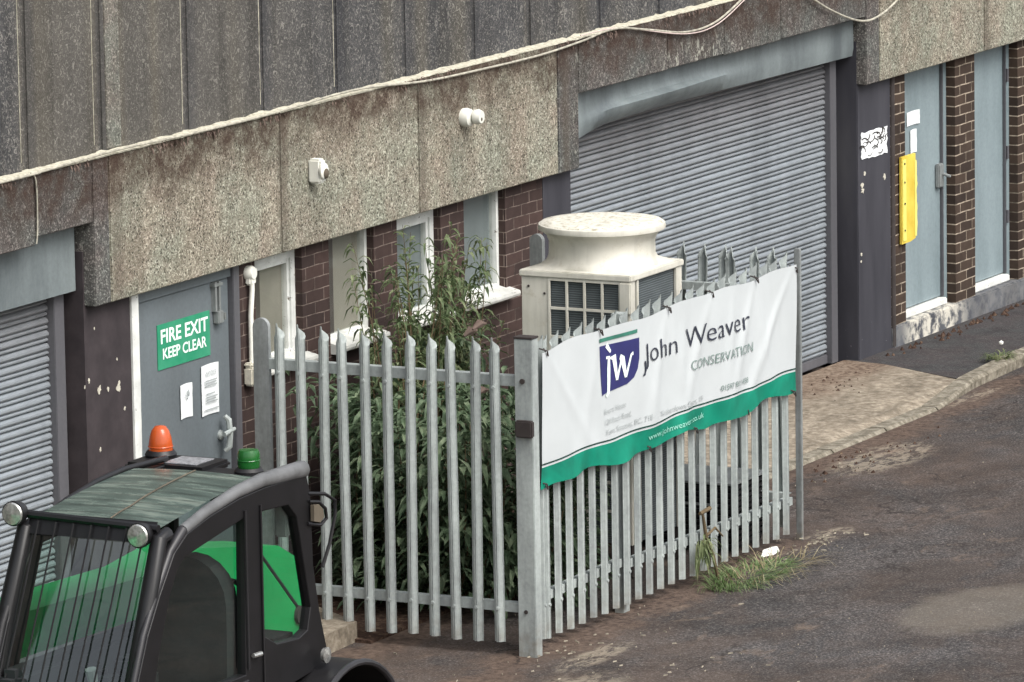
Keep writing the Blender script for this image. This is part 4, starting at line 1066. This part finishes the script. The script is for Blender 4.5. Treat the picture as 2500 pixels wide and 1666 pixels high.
tuft(.74, -2.47, GR, .50, .15, 520, .19, rn, .0038, 1.3, (.45, -.35)).build('green_blades', 'grass', G1)
tuft(.92, -2.54, GR, .52, .15, 120, .26, rn, .003, 1.1, (.3, -.4)).build('dry_blades', 'dry', G1)
G2 = thing('withered_weed', (.42, -2.34, GR), 'tall withered brown weed leaning on the pales above the grass tuft', 'weed')
st = MB(); st.tube([(.55, -2.36, GR), (.50, -2.35, -.05), (.44, -2.33, .08), (.40, -2.33, .22)], [.012, .012, .014, .010], 6)
st.tube([(.44, -2.33, .08), (.53, -2.35, .12), (.62, -2.36, .05)], [.01, .008, .004], 6); st.tube([(.36, -2.33, .235), (.50, -2.33, .245)], [.012, .014], 6)
st.tube([(.46, -2.33, .02), (.36, -2.35, .07), (.29, -2.36, .02)], [.008, .008, .004], 6); st.build('stalk', 'stem', G2)
lv = MB()
for i in range(46): leaf(lv, Vector((.34+rn.uniform(-.07, .08), -2.35+rn.uniform(-.03, .02), .03+rn.uniform(-.06, .07))), Vector((rn.uniform(-1, .6), rn.uniform(-.6, .1), rn.uniform(-1, .3))), rn.uniform(.06, .12), .014, .7)
lv.build('leaves', 'leaf_l', G2)
G3 = thing('pavement_weed', (8.35, -.98, -.15), 'small green weed with a pale head growing on the kerb of the far pavement', 'weed')
tuft(8.35, -.96, -.14, .12, .07, 110, .11, rn, .005, .8).build('blades', 'leaf_l', G3)
MB().lathe([(.0, 0), (.015, .005), (.018, .02), (.0, .032)], (8.42, -.95, -.05), 'z', 8, False).build('seed_head', 'litter', G3)
# small stuff: moss on ledge, straw and grit on the road
mb = MB()
for i in range(900):
    x = rn.uniform(-4.2, 7.5)
    if mnoise.noise(Vector((x*1.3, 0, 4))) < -.05: continue
    p = Vector((x, fy-.004, 2.745-abs(rn.gauss(0, .02)))); leaf(mb, p, Vector((rn.uniform(-1, 1), -.5, rn.uniform(-1, .3))), rn.uniform(.015, .04), .008, .5)
tag(mb.build('moss', 'dead'), 'brown dead moss hanging below the ledge', 'moss', kind='stuff')
mb = MB()
for i in range(300):
    if i < 150: x, y = rn.gauss(0, 1), rn.gauss(0, 1); x, y = rn.choice([(-1.75+x*.35, -2.45+y*.14), (-1.0+x*.5, -2.62+y*.12), (2.0+x*.2, -2.42+y*.1), (-2.8+x*.5, -2.6+y*.4), (-1.9+x*.3, -3.3+y*.3), (4.5+x*.6, -1.5+y*.1), (1.6+x*.4, -2.45+y*.05)])
    else: x, y = rn.uniform(-6, 9), rn.uniform(-6.5, -1.6)
    a = rn.uniform(0, 3.14); L_ = rn.uniform(.006, .02) if i < 150 else rn.uniform(.002, .0045); w_ = rn.uniform(.001, .0022) if i < 150 else L_*.4
    d = Vector((math.cos(a), math.sin(a), 0)); s_ = Vector((-d.y, d.x, 0)); p = Vector((x, y, GR+.012+.006))
    o = len(mb.v); top = Vector((0, 0, .003))
    for q in (d*L_+s_*w_, d*L_-s_*w_, -d*L_-s_*w_, -d*L_+s_*w_): mb.v.append(tuple(p+q-top*2))
    for q in (d*L_+s_*w_, d*L_-s_*w_, -d*L_-s_*w_, -d*L_+s_*w_): mb.v.append(tuple(p+q*.8+top*.4))
    mb.f += [(o, o+1, o+5, o+4), (o+1, o+2, o+6, o+5), (o+2, o+3, o+7, o+6), (o+3, o, o+4, o+7), (o+4, o+5, o+6, o+7)]
tag(mb.build('straw_litter', 'straw'), 'pale straw and grit scattered on the road', 'debris', kind='stuff')
mb = MB()
for i in range(160):
    x, y = rn.choice([(7.1+rn.gauss(0, .35), -.35+rn.gauss(0, .2)), (9+rn.uniform(-.8, 2.2), -.1-abs(rn.gauss(0, .06))), (4.6+rn.gauss(0, .5), -1.5+rn.gauss(0, .12))])
    zz = -.15 if y > -1.1 else GR
    zz = -.155-.05*max(0, min(1, -y/1.1)) if (y > -1.1 and x < 7.9) else zz
    r = rn.uniform(.012, .04); N = 7
    mb.add([(x+r*rn.uniform(.6, 1.2)*math.cos(6.28*k/N), y+.6*r*rn.uniform(.6, 1.2)*math.sin(6.28*k/N), zz-.01) for k in range(N)]+[(x, y, zz+r*.5)], [(k, (k+1) % N, N) for k in range(N)])
tag(mb.build('moss_clumps', 'soil'), 'dark moss clumps and crumbs along the wall foot and apron', 'moss', kind='stuff')

# ------------------------------------------------------------------ green loader vehicle
V = thing('telehandler', (-8.4, -3.3, GR), 'green telescopic handler with black glazed cab parked before the fire door', 'telehandler')
ys0, ys1 = -4.05, -3.25
outer = [(-7.68, 1.99), (-8.08, 2.0), (-8.33, 1.99), (-8.61, 1.955), (-8.83, 1.91), (-8.95, 1.84), (-9.09, 1.67), (-9.21, 1.5), (-9.31, 1.3), (-9.40, 1.0), (-9.42, .6), (-8.2, .6), (-8.15, .98), (-7.49, 1.04), (-7.58, 1.31), (-7.63, 1.54), (-7.645, 1.9)]
hole_d = [(-8.86, 1.815), (-8.28, 1.90), (-8.30, 1.13), (-9.21, 1.13), (-9.12, 1.4), (-9.01, 1.65), (-8.94, 1.76)]
hole_f = [(-8.13, 1.90), (-7.86, 1.885), (-7.775, 1.81), (-7.745, 1.70), (-7.655, 1.34), (-7.69, 1.23), (-7.78, 1.205), (-8.0, 1.22), (-8.14, 1.29)]
def panel_with_holes(name, mat, outer, holes, y, th, parent, bev=.006):
    cu = bpy.data.curves.new('p', 'CURVE'); cu.dimensions = '2D'; cu.fill_mode = 'BOTH'; cu.extrude = th/2; cu.bevel_depth = bev
    for pts in [outer]+holes:
        sp = cu.splines.new('POLY'); sp.points.add(len(pts)-1); sp.use_cyclic_u = True
        for q, pt in zip(sp.points, pts): q.co = (pt[0], pt[1], 0, 1)
    o = bpy.data.objects.new('p', cu); COL.objects.link(o)
    me = bpy.data.meshes.new_from_object(o.evaluated_get(bpy.context.evaluated_depsgraph_get())); bpy.data.objects.remove(o)
    mb = MB().add([(v.co.x, y-v.co.z, v.co.y) for v in me.vertices], [tuple(p.vertices) for p in me.polygons])
    return mb.build(name, mat, parent)
CB = panel_with_holes('cab_side', 'v_black', outer, [hole_d, hole_f], ys0+.02, .04, V)
panel_with_holes('cab_side', 'v_black', outer, [[(-8.88, 1.83), (-7.78, 1.88), (-7.6, .95), (-9.28, .95)]], ys1-.02, .04, V)
def glasspoly(name, pts, y, parent): return MB().add([(p[0], y, p[1]) for p in pts], [tuple(range(len(pts)))]).build(name, 'v_glass', parent)
glasspoly('door_glass', hole_d, ys0+.02, V); glasspoly('front_quarter_glass', hole_f, ys0+.022, V)
glasspoly('far_side_glass', [(-8.88, 1.83), (-7.78, 1.88), (-7.6, .95), (-9.28, .95)], ys1-.03, V)
# door seal lines and handle
MB().tube([(-8.29, ys0-.012, 1.16), (-8.29, ys0-.012, 1.93)], .008, 6).tube([(-8.14, ys0-.012, 1.0), (-8.14, ys0-.012, 1.93)], .006, 6).tube([(-9.18, ys0-.012, 1.105), (-8.3, ys0-.012, 1.105)], .007, 6).build('door_seal', 'v_trim', V)
MB().tube([(-8.26, ys0-.02, 1.22), (-8.2, ys0-.03, 1.22)], .012, 8).build('door_handle', 'chrome', V)
# rear glass with guard bars (leans out going down)
ra, rb = Vector((-8.985, 0, 1.97)), Vector((-9.40, 0, .95))
def rp_(t, y, o=0): q = ra.lerp(rb, t); return (q.x-o*.93, y, q.z-o*.38*(-1))
MB().add([rp_(-.02, ys0+.06, .012), rp_(-.02, ys1-.05, .012), rp_(.075, ys1-.05, .012), rp_(.075, ys0+.06, .012)], [(0, 1, 2, 3)]).build('rear_header_panel', 'v_black', V)
RG = MB().quad(rp_(0, ys0+.09), rp_(0, ys1-.07), rp_(1, ys1-.03), rp_(1, ys0+.05)).build('rear_glass', 'v_glass', V)
for i in range(7):
    y = -3.36-.09*i-.006*i
    MB().tube([rp_(.02, y, .03), rp_(.35, y+.012, .03), rp_(1, y+.05, .03)], .005, 6).build('guard_bar', 'v_black', RG, smooth=True)
for y, o_ in ((ys0+.045, 0), (ys1-.03, .02)):
    MB().tube([(-8.93, y, 1.93), rp_(.05, y), rp_(.4, y+o_), rp_(1, y+o_)], [.034, .040, .044, .05], 10).build('rear_pillar', 'v_black', V, smooth=True)
MB().tube([(-9.0, ys0+.05, 1.965), (-9.0, ys1-.04, 1.985)], .02, 8).build('rear_header', 'v_black', V, smooth=True)
# roof: arched glass with cross bars
mb = MB(); nx, ny = 14, 6
def rz(x): t = (x+8.98)/.98; return 1.955+.075*math.sin(min(1, max(0, t))*math.pi/2)
for i in range(nx+1):
    for j in range(ny+1):
        x = -8.98+.98*i/nx; y = ys0+.07+(ys1-ys0-.11)*j/ny; mb.v.append((x, y, rz(x)+.012*math.sin(j/ny*math.pi)))
for i in range(nx):
    for j in range(ny): mb.f.append((i*(ny+1)+j, (i+1)*(ny+1)+j, (i+1)*(ny+1)+j+1, i*(ny+1)+j+1))
RO = mb.build('roof_glass', 'v_roof', V, smooth=True)
mb = MB(); pts = [(-8.93+.1*i, -3.70+.012*nz(i*.7, 2)+.02*i*.3, rz(-8.93+.1*i)+.020) for i in range(10)]
mb.tube(pts, .0035, 6).build('dust_line', 'dull_brown', RO)
MB().tube([(-8.98, ys0+.08, 1.965), (-8.99, ys1-.06, 1.985)], .014, 6).build('roof_glass_seal', 'v_black', V)
# side roof rails
rl = [(-7.67, 2.02), (-8.08, 2.035), (-8.33, 2.02), (-8.61, 1.98), (-8.83, 1.93), (-8.955, 1.85), (-9.10, 1.67), (-9.22, 1.5), (-9.33, 1.27), (-9.42, .95)]
for y in (ys0+.02, ys1-.02):
    q = [(x, y, z) for x, z in rl]
    nr = y < -3.8
    MB().tube(q[:5], [.044, .036, .031, .028, .027] if nr else .016, 10).build('roof_rail', 'v_rail' if nr else 'v_black', V, smooth=True)
    MB().tube(q[4:], [.027, .022, .019, .018, .018, .018] if nr else .02, 10)   .build('corner_rail', 'v_rail2' if nr else 'v_trim', V, smooth=True)
# front roof housing
MB().box(-8.02, -7.60, ys0+.04, ys1-.02, 1.90, 1.985, bev=.02).build('roof_front', 'v_black', V)
MB().box(-7.74, -7.46, -3.52, -3.07, 1.96, 2.0, bev=.015).build('light_bracket', 'v_black', V)
MB().box(-7.69, -7.51, -3.45, -3.27, 2.001, 2.005).build('sticker', 'sil', V)
MB().box(-7.66, -7.60, ys0+.02, ys1-.02, 1.5, 1.95, bev=.01).build('front_header', 'v_black', V) if False else None
for y in (ys0+.04, ys1-.04): MB().tube([(-7.66, y, 1.98), (-7.66, y, 1.6), (-7.55, y, 1.2), (-7.48, y, .8)], .035, 8).build('front_pillar', 'v_black', V, smooth=True)
MB().quad((-7.67, ys0+.05, 1.93), (-7.67, ys1-.05, 1.93), (-7.50, ys1-.05, 1.0), (-7.50, ys0+.05, 1.0)).build('windscreen', 'v_glass', V)
MB().box(-7.78, -7.74, ys0+.05, ys0+.12, 1.70, 1.885, bev=.008).build('sun_visor', 'galv_old', V)
MB().tube([(-7.60, -3.95, 1.32), (-7.62, -3.72, 1.62), (-7.64, -3.62, 1.74)], .008, 6).build('wiper', 'v_black', V)
# beacons
bc = (-7.53, -3.16, 1.992)
MB().lathe([(.075, 0), (.08, .02), (.07, .035), (.066, .04)], bc, 'z', 24).build('beacon_base', 'v_black', V, smooth=True)
b1 = MB().lathe([(.060, .035), (.060, .065), (.054, .105), (.043, .138), (.026, .158), (.0, .163)], bc, 'z', 28, False).build('amber_beacon', 'amber', V, smooth=True)
MB().lathe([(.061, .054), (.063, .058), (.061, .062)], bc, 'z', 28, False).build('ridge', 'amber', b1)
MB().lathe([(.02, .03), (.02, .1), (.0, .11)], bc, 'z', 12, False).build('bulb', 'chrome', b1, smooth=True)
gc = (-7.68, -3.74, 1.965)
MB().lathe([(.07, 0), (.072, .03), (.06, .045)], gc, 'z', 20).build('beacon_base', 'v_trim', V, smooth=True)
b2 = MB().lathe([(.052, .045), (.055, .06), (.055, .115), (.048, .132), (.0, .135)], gc, 'z', 24, False).build('green_beacon', 'gbeacon', V, smooth=True)
MB().lathe([(.056, .08), (.058, .083), (.056, .086)], gc, 'z', 24, False).build('ridge', 'gbeacon', b2)
# work lamps
for (x, y, z) in ((-9.06, -3.245, 1.992), (-9.07, -3.93, 1.94)):
    w1 = MB().lathe([(.03, .09), (.05, .06), (.06, .02), (.06, 0)], (x, y, z), 'x', 24).build('work_lamp', 'v_black', V, smooth=True)
    MB().lathe([(.055, -.002), (.05, -.012), (.0, -.018)], (x, y, z), 'x', 24, False).build('lens', 'chrome', w1, smooth=True)
# mirror and its rods
MB().tube([(-7.66, ys0, 1.90), (-7.52, ys0-.02, 1.875), (-7.44, ys0-.03, 1.83), (-7.44, ys0-.03, 1.76), (-7.50, ys0-.03, 1.63), (-7.56, ys0-.02, 1.52)], .009, 8).build('mirror_arm', 'v_black', V, smooth=True)
MB().tube([(-7.66, ys0-.01, 1.86), (-7.60, ys0-.03, 1.85), (-7.555, ys0-.04, 1.81), (-7.545, ys0-.04, 1.76), (-7.59, ys0-.03, 1.735), (-7.68, ys0-.01, 1.755)], .009, 8).build('mirror_bracket', 'v_black', V, smooth=True)
MB().prism([(-7.66, 1.765), (-7.66, 1.845), (-7.61, 1.84), (-7.57, 1.81), (-7.56, 1.77), (-7.60, 1.75)], 'y', ys0-.036, ys0-.016).build('mirror', 'dull_brown', V)  # the brick seen in the mirror is painted as flat brown
# interior
st = MB().box(-9.34, -8.0, -3.42, -3.28, .58, 1.30, bev=.04).box(-8.0, -7.7, -3.42, -3.28, .58, 1.1, bev=.03).build('side_console', 'v_in', V)
MB().box(-9.30, -8.3, -3.98, -3.42, .8, .86, bev=.01).build('floor_mat', 'v_in', V)
sp_ = [(-3.975, .95), (-3.985, 1.3)]+[(-3.765+.22*math.cos(math.pi*(1-q/10)), 1.47+.23*math.sin(math.pi*q/10)) for q in range(11)]+[(-3.545, 1.3), (-3.56, .95)]
MB().prism(sp_, 'x', -8.36, -8.25).build('seat_back', 'seat', V)
MB().box(-8.26, -7.86, -3.93, -3.57, .9, 1.03, bev=.04).build('seat_cushion', 'seat', V, smooth=True)
MB().box(-8.25, -7.98, -3.99, -3.93, 1.12, 1.17, bev=.02).build('armrest', 'v_in', V)
MB().box(-8.80, -8.70, ys0-.004, ys0+.0, 1.0, 1.06).build('warning_label', 'amber', V)
MB().box(-8.82, -8.80, ys0-.003, ys0+.0, 1.0, 1.08).build('label_edge', 'paper', V)
for q_, (lx, ly, lz) in enumerate(((-8.95, -3.75, 1.20), (-8.88, -3.62, 1.24), (-8.8, -3.52, 1.18))):
    MB().tube([(lx, ly, .9), (lx+.01, ly, lz-.04), (lx, ly+.01, lz)], [.008, .008, .02], 8).build('control_lever', 'v_trim', V, smooth=True)
MB().tube([(-9.0, -3.9, 1.0), (-9.02, -3.85, 1.3), (-8.98, -3.9, 1.55), (-8.93, -3.98, 1.8)], .009, 6).build('cable_loom', 'v_trim', V, smooth=True)
MB().box(-7.85, -7.58, ys0+.08, ys1-.06, .8, 1.2, bev=.04).build('dashboard', 'v_in', V)
MB().tube([(-7.72, -3.66, 1.1), (-7.86, -3.66, 1.3)], .025, 8).build('steering_column', 'v_in', V)
mb = MB(); cc = Vector((-7.88, -3.66, 1.33)); e1 = Vector((0, 1, 0)); e2 = Vector((.6, 0, .8))
mb.tube([cc+(e1*math.cos(a)+e2*math.sin(a))*.17 for a in [6.2832*i/24 for i in range(25)]], .014, 8, False)
mb.tube([cc-e1*.17, cc+e1*.17], .01, 6); mb.build('steering_wheel', 'v_black', V, smooth=True)
MB().box(-9.3, -8.2, ys0+.03, ys1-.03, .55, .8).build('cab_floor', 'v_in', V)
mb = MB(); rr = random.Random(2)
for i in range(22):
    x, y, z = -8.95+rr.uniform(-.1, .25), -3.5+rr.uniform(-.3, .15), .95+rr.uniform(0, .3); r = rr.uniform(.03, .07)
    mb.box(x-r, x+r, y-r, y+r, z-r*.7, z+r*.7, bev=r*.3)
mb.build('control_cluster', 'v_in', V)
mb = MB(); mb.tube([(-8.95, -3.62, .95), (-8.95, -3.6, 1.15), (-8.98, -3.6, 1.26)], [.03, .02, .03], 8); mb.build('lever', 'galv_old', V, smooth=True)
# boom and green bodywork on the far side
bp = [(-12.2, 1.56), (-8.62, 1.43), (-7.4, 1.39), (-6.98, 1.43), (-6.2, 1.30), (-5.92, 1.16), (-5.85, .6), (-6.1, .35), (-6.35, .8), (-7.0, 1.12), (-7.4, 1.19), (-12.2, 1.28)]
MB().prism(bp, 'y', -3.06, -2.74).build('boom', 'v_green', V)
mb = MB(); mb.tube([(-6.0, -3.08, .9), (-6.0, -2.72, .9)], .05, 12); mb.tube([(-6.9, -3.08, 1.3), (-6.9, -2.72, 1.3)], .035, 12); mb.build('boom_pin', 'iron', V, smooth=True)
MB().box(-9.9, -8.2, -2.72, -2.2, .5, 1.32, bev=.10).build('engine_cover', 'v_green', V, smooth=True)
MB().box(-11.0, -9.45, -4.0, -3.1, .35, 1.05, bev=.1).build('rear_body', 'v_green', V, smooth=True)
MB().box(-11.0, -6.1, -3.6, -2.7, .25, .62, bev=.03).build('chassis', 'v_trim', V)
MB().box(-6.05, -5.9, -3.9, -2.3, .0, .5, bev=.02).build('fork_carriage', 'v_trim', V)
for y in (-3.6, -2.7): MB().box(-5.9, -4.9, y-.05, y+.05, GR+.03, GR+.07).build('fork', 'v_trim', V)
# wheels and mudguards
for wx in (-7.55, -10.3):
    for wy in (-3.98, -2.28):
        wh = MB().lathe([(.24, -.14), (.40, -.15), (.47, -.11), (.49, -.05), (.49, .05), (.47, .11), (.40, .15), (.24, .14)], (wx, wy, GR+.49), 'y', 40).build('wheel', 'tyre', V, smooth=True)
        MB().lathe([(.24, -.13), (.20, -.08), (.07, -.06), (.06, -.12), (.0, -.125)], (wx, wy, GR+.49), 'y', 24, False).build('rim', 'v_green', wh, smooth=True)
        tr = MB()
        for k in range(20):
            a = 6.2832*k/20; c, s_ = math.cos(a), math.sin(a)
            for sg in (-1, 1):
                tr.add([(wx+r*c+t*-s_, wy+sg*yy, GR+.49+r*s_+t*c) for r in (.47, .515) for t, yy in ((-.025, .02), (.025, .02), (.06, .15), (.01, .15))], [(0, 1, 2, 3), (4, 5, 6, 7), (0, 1, 5, 4), (1, 2, 6, 5), (2, 3, 7, 6), (3, 0, 4, 7)])
        tr.build('tread', 'tyre', wh)
def guard(cx, cz, y0, y1, R, a0, a1, name='mudguard'):
    mb = MB(); n = 18
    for i in range(n+1):
        a = rad(a0+(a1-a0)*i/n); c, s_ = math.cos(a), math.sin(a)
        for r, y in ((R, y0), (R+.02, y0+.01), (R+.02, y1), (R, y1)): mb.v.append((cx+r*c, y, cz+r*s_))
    for i in range(n):
        for k in range(4): mb.f.append((i*4+k, i*4+4+k, i*4+4+(k+1) % 4, i*4+(k+1) % 4))
    mb.f += [(0, 1, 2, 3), (n*4+3, n*4+2, n*4+1, n*4)]
    o = mb.build(name, 'v_black', V, smooth=True)
    lp = MB().tube([(cx+(R+.01)*math.cos(rad(a0+(a1-a0)*i/n)), y0-.004, cz+(R+.01)*math.sin(rad(a0+(a1-a0)*i/n))) for i in range(n+1)], .017, 8)
    lp.build('lip', 'v_rail2', o, smooth=True); return o
guard(-7.50, .53, -4.20, -3.70, .50, -5, 150); guard(-10.3, GR+.50, -4.20, -3.75, .62, 10, 170)
MB().lathe([(.035, 0), (.04, -.02), (.0, -.03)], (-7.62, -4.1, 1.10), 'y', 14, False).build('marker_lamp', 'chrome', V, smooth=True)
